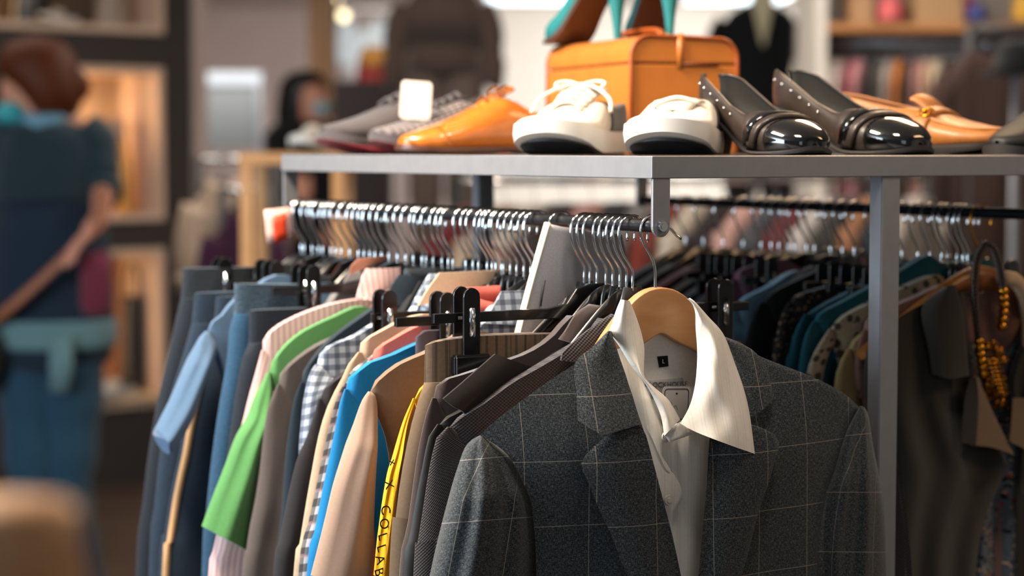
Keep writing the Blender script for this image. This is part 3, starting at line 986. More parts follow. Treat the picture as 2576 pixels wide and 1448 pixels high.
# -- 2 black-brown jacket with a turned-up collar on a black hanger
F = fr1(1560, -3)
BW = [(1440, 868), (1344, 924), (1290, 950), (1230, 985), (1160, 1030), (1112, 1056), (1095, 1066)]
BS = [(1095, 1066), (1078, 1097), (1062, 1172), (1047, 1247), (1028, 1355), (1012, 1446)]
shirt_on(F, 'waxed_jacket', 'black brown waxed jacket with a flat folded collar behind the knit blazer', 'jacket', C['leather'], BW, BS, hem=-.72, w0=.06, w1=.08, th=.012, neck=False,
         collar=([(1251, 891), (1201, 930), (1150, 970), (1109, 1001)], [(1344, 924), (1285, 962), (1222, 1000), (1165, 1040)], [(1251, 891), (1295, 908), (1344, 924)], [(1109, 1001), (1130, 1020), (1150, 1029), (1165, 1040)]))
coat_hanger(F, 'glossy black coat hanger with a gold-lit edge above the waxed jacket', sh=BW)  # plain black plastic; the gold along its edge is light alone

# -- 3 brown velvet jacket
F = fr1(1542, -3)
VW = [(1440, 790), (1380, 850), (1320, 888), (1240, 915), (1164, 940), (1122, 953), (1099, 972), (1082, 1000)]
VS = [(1082, 1000), (1070, 1045), (1058, 1100), (1049, 1147), (1036, 1240), (1022, 1340), (1004, 1446)]
shirt_on(F, 'velvet_jacket', 'dark brown velvet jacket between the waxed jacket and the khaki trousers', 'jacket', C['velvet'], VW, VS, hem=-.7, w0=.05, w1=.07, th=.009, neck=False,
         collar=([(1490, 765), (1450, 790), (1420, 830), (1400, 852)], [(1550, 775), (1520, 800), (1480, 850), (1460, 870)], [(1490, 765), (1550, 775)], [(1400, 852), (1460, 870)]))
coat_hanger(F, 'dark coat hanger inside the brown velvet jacket', sh=VW)

# -- 4 khaki elastic-waist trousers in a clip hanger
F = fr1(1502, -4)
trousers_on(F, 'khaki_trousers', 'khaki cargo trousers with gathered elastic waistband in a black clip hanger', 'trousers', C['khaki'],
            [(1070, 868), (1100, 857), (1160, 848), (1240, 841), (1340, 845)], [(1068, 962), (1055, 1000), (1040, 1050), (1022, 1130), (1005, 1230), (992, 1340), (980, 1446)], None, th=.014, wb=True, hem=-1.0,
            wmat=fab('gathered_khaki_elastic', '#6a5643', stripes=[('x', .011, .0030, '#2e241a', .6), ('x', .017, .0015, '#2e241a', .5, .004)], var=.1), half=.30)
clip_hanger(F, 'black clip hanger gripping the khaki elastic waistband', half=.192, cl=.154)

# -- 5 yellow garment edge with black lettering
F = fr1(1470, -2)
YW = [(1260, 880), (1180, 900), (1110, 935), (1060, 975), (1034, 1001)]
YS = [(1034, 1001), (1014, 1060), (989, 1147), (976, 1185), (964, 1247), (955, 1309), (947, 1371), (940, 1446)]
YI = [(1046, 998), (1026, 1060), (1012, 1122), (1004, 1185), (999, 1231), (990, 1309), (981, 1402), (976, 1446)]
ye = shirt_on(F, 'yellow_shirt', 'bright yellow shirt edge with black lettering running down it', 'shirt', C['yellow'], YW, YS, hem=-.6, inner=YI, sth=.006, th=.006, neck=False, right=False)
for ch, px, py, sz in (('x', 988, 1162, .012), ('X', 978, 1218, .0135), ('C', 969, 1282, .0145), ('O', 966, 1317, .0145), ('L', 962, 1349, .0145), ('L', 959, 1378, .0145), ('A', 956, 1407, .0145), ('B', 953, 1438, .0145)):
    v = F.loc(px, py, .0085)
    text('lettering', ch, sz, MT['ink'], ye, v, (math.pi / 2, math.radians(78), 0), .0003)
coat_hanger(F, 'black coat hanger inside the yellow lettered shirt', sh=YW)

# -- 6 pale grey denim skirt hung by its hem between the hooks
F = fr1(1440, 4)
sk = empty('denim_skirt', F.O, F.yaw, 'pale grey denim piece with cream edge hanging up among the hooks', 'skirt')
mb = MB()
pillow(mb, F.uz([(1378, 562), (1352, 650), (1325, 750), (1300, 850), (1290, 900)]), F.uz([(1565, 590), (1580, 700), (1560, 800), (1500, 850), (1480, 900)]), .004, n=24, m=14, rip=.004, rf=4,
       top=F.uz([(1378, 562), (1420, 572), (1480, 580), (1565, 590)]), pw=.3, turn=False)
mb.build('panel', C['denim_grey'], sk)
mb = MB()
pillow(mb, F.uz([(1374, 558), (1348, 650), (1321, 750), (1296, 850)]), F.uz([(1382, 562), (1356, 650), (1328, 750), (1304, 850)]), .005, n=20, m=4)
mb.build('hem', C['denim_hem'], sk)
mb = MB(); mb.tube([F.loc(1371, 704, .009), F.loc(1364, 740, .009), F.loc(1360, 770, .009)], .0011, 6); mb.build('seam', MT['ink'], sk)

# -- 7 beige jacket
F = fr1(1412, 0)
GW = [(1180, 830), (1120, 860), (1064, 887), (1008, 911), (971, 936), (940, 966), (922, 984)]
GS = [(922, 984), (909, 1011), (889, 1076), (865, 1147), (840, 1222), (818, 1309), (793, 1402), (781, 1446)]
GI = [(941, 968), (947, 1011), (944, 1122), (940, 1247), (937, 1371), (932, 1446)]
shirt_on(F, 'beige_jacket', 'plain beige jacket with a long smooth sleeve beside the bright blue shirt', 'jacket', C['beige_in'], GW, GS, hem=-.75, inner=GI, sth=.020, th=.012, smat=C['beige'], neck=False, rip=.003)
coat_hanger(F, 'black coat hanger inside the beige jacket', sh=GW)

# -- 8 beige trousers tab / second clip hanger further along with grey waistband
F = fr1(1350, -2)
trousers_on(F, 'grey_trousers', 'folded grey brown trousers in the second clip hanger behind the khaki pair', 'trousers', C['satin'],
            [(1046, 848), (1068, 836), (1100, 830), (1200, 835)], [(1046, 890), (1050, 930), (1050, 1000), (1045, 1200), (1040, 1446)], None, th=.008, hem=-.95, half=.2)
clip_hanger(F, 'black clip hanger with rounded clips crossing behind the khaki trousers', half=.175, cl=.118, zc=-.108)
F = fr1(1226, -2)
trousers_on(F, 'plum_trousers', 'dark plum trousers in the clip hanger above the blue check shirt', 'trousers', C['maroon'],
            [(930, 850), (960, 846), (1000, 846)], [(932, 880), (935, 930), (940, 1000), (945, 1200), (950, 1446)], None, th=.006, hem=-.95, half=.1)
clip_hanger(F, 'black clip hanger holding the dark plum trousers', half=.15, cl=.132, zc=-.112)

# -- 9 bright blue polo
F = fr1(1318, 0)
LW = [(1150, 835), (1090, 850), (1042, 864), (982, 892), (927, 911), (905, 928), (874, 957), (862, 978)]
LS = [(862, 978), (856, 1005), (843, 1076), (827, 1153), (808, 1247), (790, 1340), (771, 1446)]
shirt_on(F, 'blue_shirt', 'bright blue long sleeved shirt beside the beige jacket', 'shirt', C['blue'], LW, LS, hem=-.73, w0=.07, w1=.07, sth=.016, th=.011, neck=False, rip=.004, ph=1)
coat_hanger(F, 'black coat hanger inside the bright blue shirt', sh=LW)

# -- 10 salmon shirt
F = fr1(1300, 1)
SW = [(1150, 770), (1100, 800), (1040, 822), (990, 850), (950, 875), (925, 900)]
SS = [(925, 900), (905, 940), (885, 1000), (870, 1060)]
shirt_on(F, 'salmon_shirt', 'salmon pink shirt shoulder showing above the bright blue shirt', 'shirt', C['salmon'], SW, SS, hem=-.6, w0=.07, w1=.08, send=-.4, th=.010, neck=True)
coat_hanger(F, 'black coat hanger inside the salmon pink shirt', sh=SW)

# -- 11 black and white plaid shirt
F = fr1(1284, 0)
PW = [(1120, 800), (1060, 830), (1000, 860), (930, 900), (880, 940), (862, 962)]
PS = [(862, 962), (846, 1000), (827, 1076), (808, 1160), (790, 1247), (771, 1334), (750, 1446)]
shirt_on(F, 'plaid_shirt', 'black and white plaid shirt seen as a narrow strip beside the blue shirt', 'shirt', C['bw'], PW, PS, hem=-.72, w0=.06, w1=.06, th=.009)
coat_hanger(F, 'black coat hanger inside the black and white plaid shirt', sh=PW)

# -- 12 cream shirt
F = fr1(1262, 1)
CW = [(1080, 790), (1020, 800), (960, 830), (914, 858), (896, 885)]
CSL = [(896, 885), (876, 915), (858, 954), (827, 1013), (802, 1091), (781, 1200), (765, 1293), (750, 1386), (738, 1446)]
shirt_on(F, 'cream_shirt', 'cream cotton shirt with pale sleeve next to the black and white plaid strip', 'shirt', C['cream'], CW, CSL, hem=-.72, w0=.05, w1=.055, th=.009)
coat_hanger(F, 'black coat hanger inside the cream cotton shirt', sh=CW)

# -- 13 dark charcoal jacket
F = fr1(1204, 0)
DW = [(1040, 830), (960, 860), (890, 920), (840, 955), (810, 985), (797, 1003)]
DS = [(797, 1003), (774, 1091), (747, 1153), (728, 1231), (712, 1309), (697, 1386), (688, 1446)]
shirt_on(F, 'charcoal_jacket', 'dark charcoal jacket with a plain long sleeve below the blue check shirt', 'jacket', C['char'], DW, DS, hem=-.76, w0=.07, w1=.075, th=.012, sth=.016, neck=False)
coat_hanger(F, 'black coat hanger inside the dark charcoal jacket', sh=DW)

# -- 14 blue check short sleeve shirt
F = fr1(1190, 0)
EW = [(1050, 780), (1000, 795), (945, 811), (889, 845), (833, 867), (805, 893), (790, 915)]
ES = [(790, 915), (783, 930), (772, 960), (762, 1010), (757, 1060), (752, 1118)]
shirt_on(F, 'check_shirt', 'blue and white small check shirt with a short sleeve', 'shirt', C['plaid'], EW, ES, hem=-.68, w0=.075, w1=.065, send=-.30, th=.012, sth=.018)
coat_hanger(F, 'black coat hanger inside the blue check shirt', sh=EW)

# -- 15 dark navy shirt
F = fr1(1112, 0)
NW = [(1010, 720), (960, 760), (920, 786), (843, 842), (796, 889), (765, 936), (752, 960)]
NS = [(752, 960), (738, 1010), (725, 1091), (715, 1185), (709, 1278), (695, 1446)]
shirt_on(F, 'navy_shirt', 'dark navy shirt with a long dark slope between green and check shirts', 'shirt', C['navy'], NW, NS, hem=-.7, w0=.06, w1=.06, th=.010,
         collar=([(1010, 690), (985, 720), (975, 745), (965, 766)], [(1080, 700), (1075, 730), (1060, 750), (1040, 768)], [(1010, 690), (1080, 700)], [(965, 766), (1040, 768)]))
coat_hanger(F, 'black coat hanger inside the dark navy shirt', sh=NW)

# -- 16 taupe shirt
F = fr1(1090, 0)
TW = [(960, 790), (880, 830), (796, 867), (734, 911), (705, 945), (694, 966)]
TS = [(694, 966), (681, 1004), (672, 1030), (662, 1100), (653, 1185), (641, 1262), (628, 1324), (619, 1386), (610, 1446)]
shirt_on(F, 'taupe_jacket', 'taupe brown soft jacket with a long sleeve right of the green polo', 'jacket', C['taupe'], TW, TS, hem=-.75, w0=.07, w1=.085, th=.012, sth=.018, neck=False)
coat_hanger(F, 'black coat hanger inside the taupe brown jacket', sh=TW)

# -- 17 green polo
F = fr1(1062, -2)
HW = [(905, 769), (843, 793), (765, 830), (718, 867), (687, 908), (668, 936)]
HS = [(668, 936), (641, 998), (625, 1048), (594, 1100), (566, 1172), (535, 1247), (507, 1322)]
HI = [(700, 930), (686, 1000), (672, 1060), (659, 1122), (641, 1231), (628, 1310), (617, 1382)]
shirt_on(F, 'green_polo', 'bright green polo shirt with a short flaring sleeve', 'polo shirt', C['green'], HW, HS, hem=-.66, inner=HI, th=.010, sth=.020, rip=.005, neck=False, right=False)
coat_hanger(F, 'black coat hanger inside the bright green polo', sh=HW)

# -- 18 pink striped shirt
F = fr1(1040, -1)
IW = [(920, 752), (858, 758), (796, 774), (734, 799), (687, 827), (664, 856), (654, 880)]
IS = [(654, 880), (641, 942), (625, 998), (610, 1060), (582, 1160), (562, 1250), (545, 1340), (535, 1386), (524, 1446)]
shirt_on(F, 'striped_shirt', 'pink and white striped long sleeved shirt behind the green polo', 'shirt', C['pink'], IW, IS, hem=-.72, w0=.09, w1=.085, th=.010, sth=.018, rip=.002,
         collar=([(926, 676), (912, 700), (902, 725), (892, 749)], [(1010, 674), (1008, 700), (985, 725), (955, 747)], [(926, 676), (1010, 674)], [(892, 749), (955, 747)]))
coat_hanger(F, 'black coat hanger inside the pink striped shirt', sh=IW)

# -- 19 dark jeans with belt loops (front), blue jeans behind
F = fr1(1000, -2)
trousers_on(F, 'dark_jeans', 'dark blue jeans with belt loops hung left of the pink striped shirt', 'jeans', C['jean_dark'],
            [(628, 783), (660, 778), (700, 776)], [(626, 810), (610, 900), (592, 1000), (572, 1150), (556, 1300), (545, 1446)], None, th=.014, hem=-1.0, half=.12)
clip_hanger(F, 'black clip hanger holding the dark blue belt looped jeans', half=.17, cl=.12)
F = fr1(978, -2)
trousers_on(F, 'blue_jeans', 'mid blue denim jeans with a pale worn waistband edge', 'jeans', C['jean'],
            [(591, 711), (610, 713), (681, 719)], [(588, 740), (578, 818), (572, 900), (554, 1004), (541, 1091), (531, 1169), (518, 1300), (508, 1446)], None, th=.014, hem=-1.0, half=.11,
            wmat=fab('worn_denim_band', '#1c3346', heather='#7b8b96', hs=.5, sx=300, sy=1500))
clip_hanger(F, 'black clip hanger holding the mid blue denim jeans', half=.17, cl=.12)

# -- 20 slate polo
F = fr1(930, 0)
QW = [(700, 690), (640, 720), (588, 752), (563, 786), (535, 808), (513, 832)]
QS = [(513, 832), (500, 850), (485, 880), (460, 936), (433, 998), (408, 1048), (392, 1082)]
QI = [(560, 850), (545, 880), (523, 930), (500, 1000), (478, 1060), (440, 1125), (420, 1141)]
shirt_on(F, 'slate_polo', 'slate blue polo shirt with a pointed short sleeve far along the rail', 'polo shirt', C['slate'], QW, QS, hem=-.62, inner=QI, th=.010, sth=.022, neck=False, right=False)
coat_hanger(F, 'black coat hanger inside the slate blue polo', sh=QW)

# -- 21 navy trousers with beige side stripe
F = fr1(902, -2)
trousers_on(F, 'striped_trousers', 'navy trousers with a beige side stripe below the slate polo', 'trousers', C['jean_navy'],
            [(545, 745), (600, 745), (640, 748)], [(536, 790), (500, 920), (468, 1050), (452, 1140), (430, 1240), (412, 1360), (400, 1446)], None, th=.014, hem=-1.0, half=.17, stripe=C['stripe_beige'])
clip_hanger(F, 'black clip hanger holding the navy trousers with side stripe', half=.17, cl=.12)
# -- 22 grey pocket trousers and dark jeans at the far end
F = fr1(880, -2)
trousers_on(F, 'navy_jeans', 'navy denim jeans crowded behind the slate polo', 'jeans', C['jean_navy'],
            [(490, 738), (530, 735), (580, 735)], [(482, 800), (455, 910), (425, 1010), (405, 1120), (390, 1260), (375, 1446)], None, th=.016, hem=-1.0, half=.17)
clip_hanger(F, 'black clip hanger holding the crowded navy denim jeans', half=.17, cl=.12)
F = fr1(812, -2)
trousers_on(F, 'worn_jeans', 'faded dark jeans at the far end of the long rail', 'jeans', C['jean_dark'],
            [(460, 676), (480, 674), (500, 675)], [(455, 750), (432, 848), (411, 942), (392, 1030), (372, 1153), (358, 1278), (342, 1446)], None, th=.016, hem=-1.0, half=.10,
            wmat=fab('faded_denim_band', '#10171f', heather='#46535f', hs=.4, sx=300, sy=1500))
clip_hanger(F, 'black clip hanger holding the faded dark jeans', half=.185, cl=.145)

# -- shirts whose collars stand up between the hooks, mostly hidden lower down
def hidden(px, label, mat, hl, collar=None, dz=0.0, half=.135):
    F = fr1(px, random.uniform(-2, 2))
    root = empty('shirt', F.O, F.yaw, label, 'shirt')
    tl = [(-half + .02, -.195 + dz), (-.085, -.130 + dz), (-.05, -.092 + dz), (0, -.10 + dz), (.05, -.092 + dz), (.085, -.130 + dz), (half - .02, -.195 + dz)]
    mb = MB()
    pillow(mb, [tl[0], (-half + .03, -.4), (-half + .03, -.66)], [tl[-1], (half - .03, -.4), (half - .03, -.66)], .009, n=24, m=24, rip=.003, rf=10, ph=px, top=tl, turn=False)
    mb.build('body', mat, root, auto=70)
    if collar:
        Lp, Rp, Tp, Bp = [F.uz(q, .012) for q in collar]
    else:
        Lp, Rp, Tp, Bp = [(-.05, -.078 + dz), (-.075, -.112 + dz)], [(.04, -.078 + dz), (.02, -.12 + dz)], [(-.05, -.078 + dz), (.04, -.078 + dz)], [(-.075, -.112 + dz), (.02, -.12 + dz)]
    mb = MB()
    g = coons(Tp, Bp, Lp, Rp, 8, 10)
    cf = lambda s, t, p: .009 + .006 * t + .003 * math.sin(math.pi * s)
    shell(mb, g, metric, cf, lambda s, t, p: cf(s, t, p) - .003)
    mb.build('collar', mat, root, auto=60)
    coat_hanger(F, hl, half=.105)
hidden(1238, 'beige shirt with a broad standing collar under the row of hooks', C['cream'], 'black hanger inside the beige broad collared shirt',
       ([(1110, 686), (1075, 730), (1050, 768)], [(1285, 678), (1235, 710), (1190, 722)], [(1110, 686), (1190, 682), (1285, 678)], [(1050, 768), (1120, 750), (1190, 722)]))
hidden(1172, 'pale blue check shirt collar beside the beige collar', C['plaid'], 'black hanger inside the pale blue check collar shirt',
       ([(1085, 688), (1060, 725), (1035, 766)], [(1125, 690), (1095, 730), (1066, 768)], [(1085, 688), (1125, 690)], [(1035, 766), (1066, 768)]))
hidden(1072, 'brown suede shirt with a long collar beyond the striped collar', C['brown'], 'black hanger inside the brown suede shirt',
       ([(905, 650), (885, 668), (878, 690)], [(980, 642), (960, 660), (925, 668)], [(905, 650), (980, 642)], [(878, 690), (925, 668)]))
hidden(1352, 'grey checked shirt collar behind the large upright clip', C['plaid'], 'black hanger inside the grey checked collar shirt')
hidden(1140, 'black shirt below the tight cluster of hooks', C['black'], 'black hanger inside the black shirt in the hook cluster')
hidden(960, 'grey marl shirt among the far hooks', C['greyc'], 'black hanger inside the grey marl shirt')
hidden(845, 'dark blue shirt near the far end of the long rail', C['navy'], 'black hanger inside the far dark blue shirt')
hidden(785, 'black shirt at the far end of the long rail', C['black'], 'black hanger inside the far black shirt')
hidden(765, 'charcoal shirt last but one on the long rail', C['char'], 'black hanger inside the last but one charcoal shirt')
# spare hangers: the packed hooks along the rail
for i, px in enumerate((1577, 1525, 1486, 1335, 1270, 1250, 1126, 1020, 946, 915, 858, 830, 800, 756)):
    F = fr1(px + random.uniform(-3, 3), random.uniform(-4, 4))
    coat_hanger(F, 'black coat hanger with chrome hook packed among the clothes on the long rail', 'packed hangers on the long rail', half=random.uniform(.10, .125))
# the orange size tag hanging at the far end
F = fr1(770, 0)
tg = empty('size_tag', F.O, F.yaw, 'orange and white hanging tag at the far end of the long rail', 'tag')
mb = MB(); g = coons(F.uz([(664, 528), (734, 520)], .03), F.uz([(672, 612), (736, 600)], .03), F.uz([(664, 528), (672, 612)], .03), F.uz([(734, 520), (736, 600)], .03), 3, 3)
shell(mb, g, metric, tk(.031), tk(.030)); mb.build('card', plain('pale_pink_card', '#e2b8ae', .6), tg)
mb = MB(); g = coons(F.uz([(684, 545), (718, 535)], .03), F.uz([(690, 612), (722, 600)], .03), F.uz([(684, 545), (690, 612)], .03), F.uz([(718, 535), (722, 600)], .03), 3, 3)
shell(mb, g, metric, tk(.0318), tk(.0308)); mb.build('printed_panel', plain('orange_print', '#d9401c', .6), tg)
# ------------------------------------------------------------------ shoes on the shelf
def interp(st, x):
    for a, b in zip(st, st[1:]):
        if x <= b[0] or b is st[-1]:
            t = 0 if b[0] == a[0] else max(0, min(1, (x - a[0]) / (b[0] - a[0])))
            t = t
            return [a[i] + (b[i] - a[i]) * t for i in range(len(a))]


def smooth(st, n=40):
    """resample a station list smoothly"""
    xs = [s[0] for s in st]
    out = []
    for k in range(n + 1):
        x = xs[0] + (xs[-1] - xs[0]) * k / n
        acc = [0] * len(st[0]); wsum = 0
        for dx, w in ((-.006, 1), (-.003, 2), (0, 3), (.003, 2), (.006, 1)):
            q = interp(st, min(xs[-1], max(xs[0], x + dx)))
            for i in range(len(q)): acc[i] += q[i] * w
            wsum += w
        q = [a / wsum for a in acc]; q[0] = x
        out.append(q)
    out[0] = list(st[0]); out[-1] = list(st[-1])
    return out


def half_ring(q, off=0.0, lo=0.0):
    """x, zb, zt, w, g -> points from the top edge down to the sole's middle on the +y side"""
    x, zb, zt, w, g = q[:5]
    zm = zb + (zt - zb) * .38
    pts = []
    for k in range(9):
        a = math.pi / 2 * k / 8
        y = g + (w - g) * math.sin(a) ** .85
        z = zm + (zt - zm) * math.cos(a) ** .9
        ny, nz = math.sin(a), math.cos(a)
        pts.append((x, y + off * ny, z + off * nz))
    for k in range(1, 5):
        t = k / 4
        pts.append((x, (w + off) * (1 - .12 * t * t), zm + (zb - zm) * t))
    pts.append((x, 0, zb))
    return pts


def upper(st, name, mats, root, solid=.0022):
    rows = []
    for q in smooth(st, 44):
        h = half_ring(q)
        rows.append(h + [(p[0], -p[1], p[2]) for p in h[-2::-1]])
    uv = [[(j * .01, r[0][0]) for j in range(len(r))] for r in rows]
    mb = MB(); mb.grid(rows, uv)
    o = mb.build(name, mats, root, solid=solid, auto=80)
    o.modifiers['solid'].material_offset = 1
    o.modifiers['solid'].offset = -1
    o.modifiers['solid'].material_offset_rim = 0
    return o


def band(st, x0, x1, off, name, mat, parent, lo=0, hi=11, skew=0.0, n=8):
    """a strip of leather lying on the upper between two stations"""
    rows, sm = [], smooth(st, 80)
    for i in range(n + 1):
        x = x0 + (x1 - x0) * i / n
        q0 = [interp(sm, x)]
        h = half_ring(interp(sm, x), off * (1 if 0 < i < n else .15))
        row = h[:hi + 1][::-1] + [(p[0], -p[1], p[2]) for p in h[lo:hi + 1]]
        if skew:
            hh = []
            for k, p in enumerate(row):
                f = (k / (len(row) - 1) - .5) * 2
                q = half_ring(interp(sm, x + skew * (f * f)), off * (1 if 0 < i < n else .15))
                qq = q[:hi + 1][::-1] + [(p_[0], -p_[1], p_[2]) for p_ in q[lo:hi + 1]]
                hh.append(qq[k])
            row = hh
        rows.append(row)
    mb = MB(); mb.grid(rows, [[(j * .01, r[0][0]) for j in range(len(r))] for r in rows])
    return mb.build(name, mat, parent, auto=80, solid=.001)


def sole(st, name, mat, root, th, out=.003, zfun=None, top=None, n=40, x0=None, x1=None):
    """a sole plate under the upper; zfun(x) -> underside"""
    rings = []
    sm = smooth(st, 60)
    X0, X1 = (st[0][0] - out) if x0 is None else x0, (st[-1][0] + out) if x1 is None else x1
    for i in range(n + 1):
        x = X0 + (X1 - X0) * (0.5 - 0.5 * math.cos(math.pi * i / n))
        q = interp(sm, min(st[-1][0], max(st[0][0], x)))
        e = 1.0
        L = X1 - X0
        for d, r in ((x - X0, .030), (X1 - x, .042)):
            if d < r: e = min(e, max(.04, math.sqrt(max(0, 1 - (1 - d / r) ** 2))))
        wmax = interp(sm, min(max(x, st[0][0] + .03), st[-1][0] - .045))[3]
        w = (wmax + out) * e
        zb = q[1]
        z1 = zb + (top if top is not None else .001)
        z0 = zfun(x) if zfun else zb - th
        rings.append([(x, w, z1), (x, w * 1.02, (z0 + z1) / 2), (x, w * .98, z0), (x, w * .5, z0), (x, 0, z0), (x, -w * .5, z0), (x, -w * .98, z0), (x, -w * 1.02, (z0 + z1) / 2), (x, -w, z1), (x, 0, z1)])
    mb = MB(); mb.loft(rings)
    return mb.build(name, mat, root, auto=50)


SHZ = TOPZ + 0.0004


def place(root, heel, toe, length, z=None):
    (hx, hy), (tx, ty) = heel, toe
    a = Vector(((hx - CX) / FPX * hy, hy, 0)); b = Vector(((tx - CX) / FPX * ty, ty, 0))
    d = b - a
    root.rotation_euler = (0, 0, math.atan2(d.y, d.x))
    s = d.length / length
    root.scale = (s, s, s)
    root.location = (a.x, a.y, SHZ if z is None else z)


M_ = {}
M_['tan'] = plain('tan_polished_leather', '#b8651c', .28, coat=.5, noise=.12, nscale=60)
M_['tan_in'] = plain('brown_shoe_lining', '#6a3c1c', .7)
M_['moc'] = plain('tan_grained_leather', '#a0642f', .5, coat=.08, noise=.15, nscale=45, bump=.2)
M_['patent'] = plain('black_patent_leather', '#07080a', .07, coat=1.0)
M_['pump'] = plain('dark_brown_grey_leather', '#2e2623', .36, coat=.12, noise=.15, nscale=80)
M_['black_in'] = plain('black_shoe_lining', '#08090a', .8)
M_['canvas'] = fab('off_white_canvas', '#c3b7a7', var=.05, bump=.15)
M_['canvas_dark'] = fab('dark_olive_canvas', '#3a342e', var=.1)
M_['rubber_w'] = plain('white_rubber', '#c9c4be', .45)
M_['lace'] = fab('white_cotton_lace', '#cfc5b7', var=.05)
M_['grey'] = fab('grey_running_mesh', '#4b4547', var=.15)
M_['red_sole'] = plain('red_rubber', '#8e3036', .5)
M_['check'] = fab('grey_pink_chequered_mesh', '#8d8282', stripes=[('x', .012, .005, '#2d2a2c', .8), ('y', .012, .005, '#2d2a2c', .6)], var=.1)
M_['tealshoe'] = plain('teal_suede', '#0f6a6c', .75, noise=.1)
M_['brown_sole'] = plain('brown_leather_sole', '#4a2a1c', .45, coat=.2)
M_['cream_in'] = plain('cream_insole', '#c9a878', .7)

# ---- black pumps with criss-cross straps
PUMP = [(0.000, .056, .098, .012, .008), (.008, .055, .099, .023, .018), (.03, .053, .093, .030, .0245), (.06, .046, .078, .031, .0255), (.10, .029, .058, .033, .0275), (.135, .012, .046, .037, .0265),
        (.155, .006, .045, .040, .019), (.167, .004, .0455, .041, .006), (.172, .0035, .0455, .0412, 0), (.19, .003, .0425, .040, 0), (.21, .003, .037, .036, 0), (.228, .004, .029, .0275, 0), (.239, .006, .021, .016, 0), (.2435, .009, .014, .003, 0)]
def pump(label, group=None):
    r = empty('pump_shoe', (0, 0, 0), 0, label, 'shoe')
    u = upper(PUMP, 'upper', [M_['pump'], M_['black_in']], r)
    band(PUMP, .196, .2432, .0016, 'toe_cap', M_['patent'], r, hi=12, skew=.0)
    band(PUMP, .150, .163, .0045, 'strap', M_['pump'], r, hi=11, skew=.010)
    band(PUMP, .166, .178, .0048, 'strap', M_['patent'], r, hi=11, skew=-.012)
    band(PUMP, .182, .193, .0042, 'strap', M_['pump'], r, hi=11, skew=-.014)
    sole(PUMP, 'sole', MT['black_rubber'], r, .003, out=.001, zfun=lambda x: max(0, interp(PUMP, min(.2435, max(0, x)))[1] - .0035))
    rings = []
    for t in range(7):
        k = t / 6
        z = .054 * (1 - k)
        hw, f0, f1 = .022 - .008 * k, .004 + .006 * k, .046 - .014 * k
        rings.append([(f0 + (f1 - f0) * .5 * (1 - math.cos(a)), hw * math.sin(a), z) for a in [2 * math.pi * j / 14 for j in range(14)]])
    mb = MB(); mb.loft(rings); mb.build('heel', M_['patent'], r, auto=50)
    for k in range(6):
        q = interp(PUMP, .02 + .018 * k); h = half_ring(q, .001)
        for sg in (1, -1):
            p = h[5]; mb = MB(); mb.ball((p[0], sg * p[1], p[2]), .0016, 8, 5); mb.build('stud', MT['chrome'], u)
    return r
p1 = pump('black patent strapped pump nearest the white sneakers')
place(p1, (1788, 2.355), (2048, 2.137), .2435)
p2 = dup(p1, label='second black patent strapped pump beside the tan buckled loafer')
place(p2, (1968, 2.44), (2314, 2.215), .2435)

# ---- white sneakers
SNK = [(0.000, .030, .078, .014, .010), (.008, .029, .082, .030, .026), (.035, .028, .078, .036, .031), (.08, .027, .072, .037, .031), (.12, .027, .082, .040, .024), (.15, .027, .080, .043, .018), (.185, .028, .066, .046, .010), (.20, .029, .062, .047, 0),
       (.225, .032, .058, .046, 0), (.25, .036, .056, .041, 0), (.268, .040, .054, .030, 0), (.2755, .043, .050, .006, 0)]
def lift(x): return 0.0 if x < .19 else .030 * ((x - .19) / .09) ** 1.6
def sneaker(label, laces=True, tl=1.0):
    r = empty('sneaker', (0, 0, 0), 0, label, 'shoe')
    upper(SNK, 'upper', [M_['canvas'], M_['black_in']], r)
    band(SNK, .0, .13, .0012, 'heel_quarter', M_['canvas_dark'], r, lo=9, hi=12)
    sole(SNK, 'midsole', M_['rubber_w'], r, .03, out=.0035, zfun=lambda x: lift(x) + .003, top=.008)
    band(SNK, .226, .2752, .002, 'toe_cap', M_['rubber_w'], r, hi=10)
    sole(SNK, 'outsole', MT['black_rubber'], r, .004, out=-.002, zfun=lambda x: lift(x), top=-.020, x0=.002, x1=.268)
    # tongue
    mb = MB()
    rows = []
    for i in range(9):
        t = i / 8
        x, z, w = .195 - .100 * t * tl, .064 + .040 * t * tl + .006 * math.sin(3 * t), .017 + .012 * t
        rows.append([(x, w * s_, z - .006 * s_ * s_) for s_ in (-1, -.6, -.2, .2, .6, 1)])
    mb.grid(rows, [[(j * .01, i * .01) for j in range(6)] for i in range(9)]); mb.build('tongue', M_['canvas'], r, solid=.004)
    if laces:
        mb = MB()
        for k in range(5):
            t = k / 4
            x, z, w = .188 - .066 * t, .069 + .028 * t, .020 + .006 * t
            mb.tube(catmull([(x, -w, z - .004), (x - .004, -w * .4, z + .008), (x - .008, w * .4, z + .008), (x - .012, w, z - .002)], 10), .0034, 8, flat=.7)
            mb.tube(catmull([(x, w, z - .004), (x - .004, w * .4, z + .010), (x - .008, -w * .4, z + .010), (x - .012, -w, z - .002)], 10), .0034, 8, flat=.7)
        for sgn in (-1, 1):
            mb.tube(catmull([(.122, 0, .106), (.116, sgn * .016, .112), (.12, sgn * .030, .110), (.128, sgn * .026, .100), (.124, sgn * .008, .106)], 16), .0028, 7)
            mb.tube(catmull([(.124, 0, .106), (.135, sgn * .02, .104), (.15, sgn * .044, .085), (.165, sgn * .050, .064)], 12), .0026, 7)
        mb.build('laces', M_['lace'], r)
    else:
        mb = MB()
        mb.tube(catmull([(.180, -.026, .070), (.175, 0, .082), (.17, .026, .074)], 10), .006, 8, flat=.7)
        mb.build('laces', M_['lace'], r)
    return r
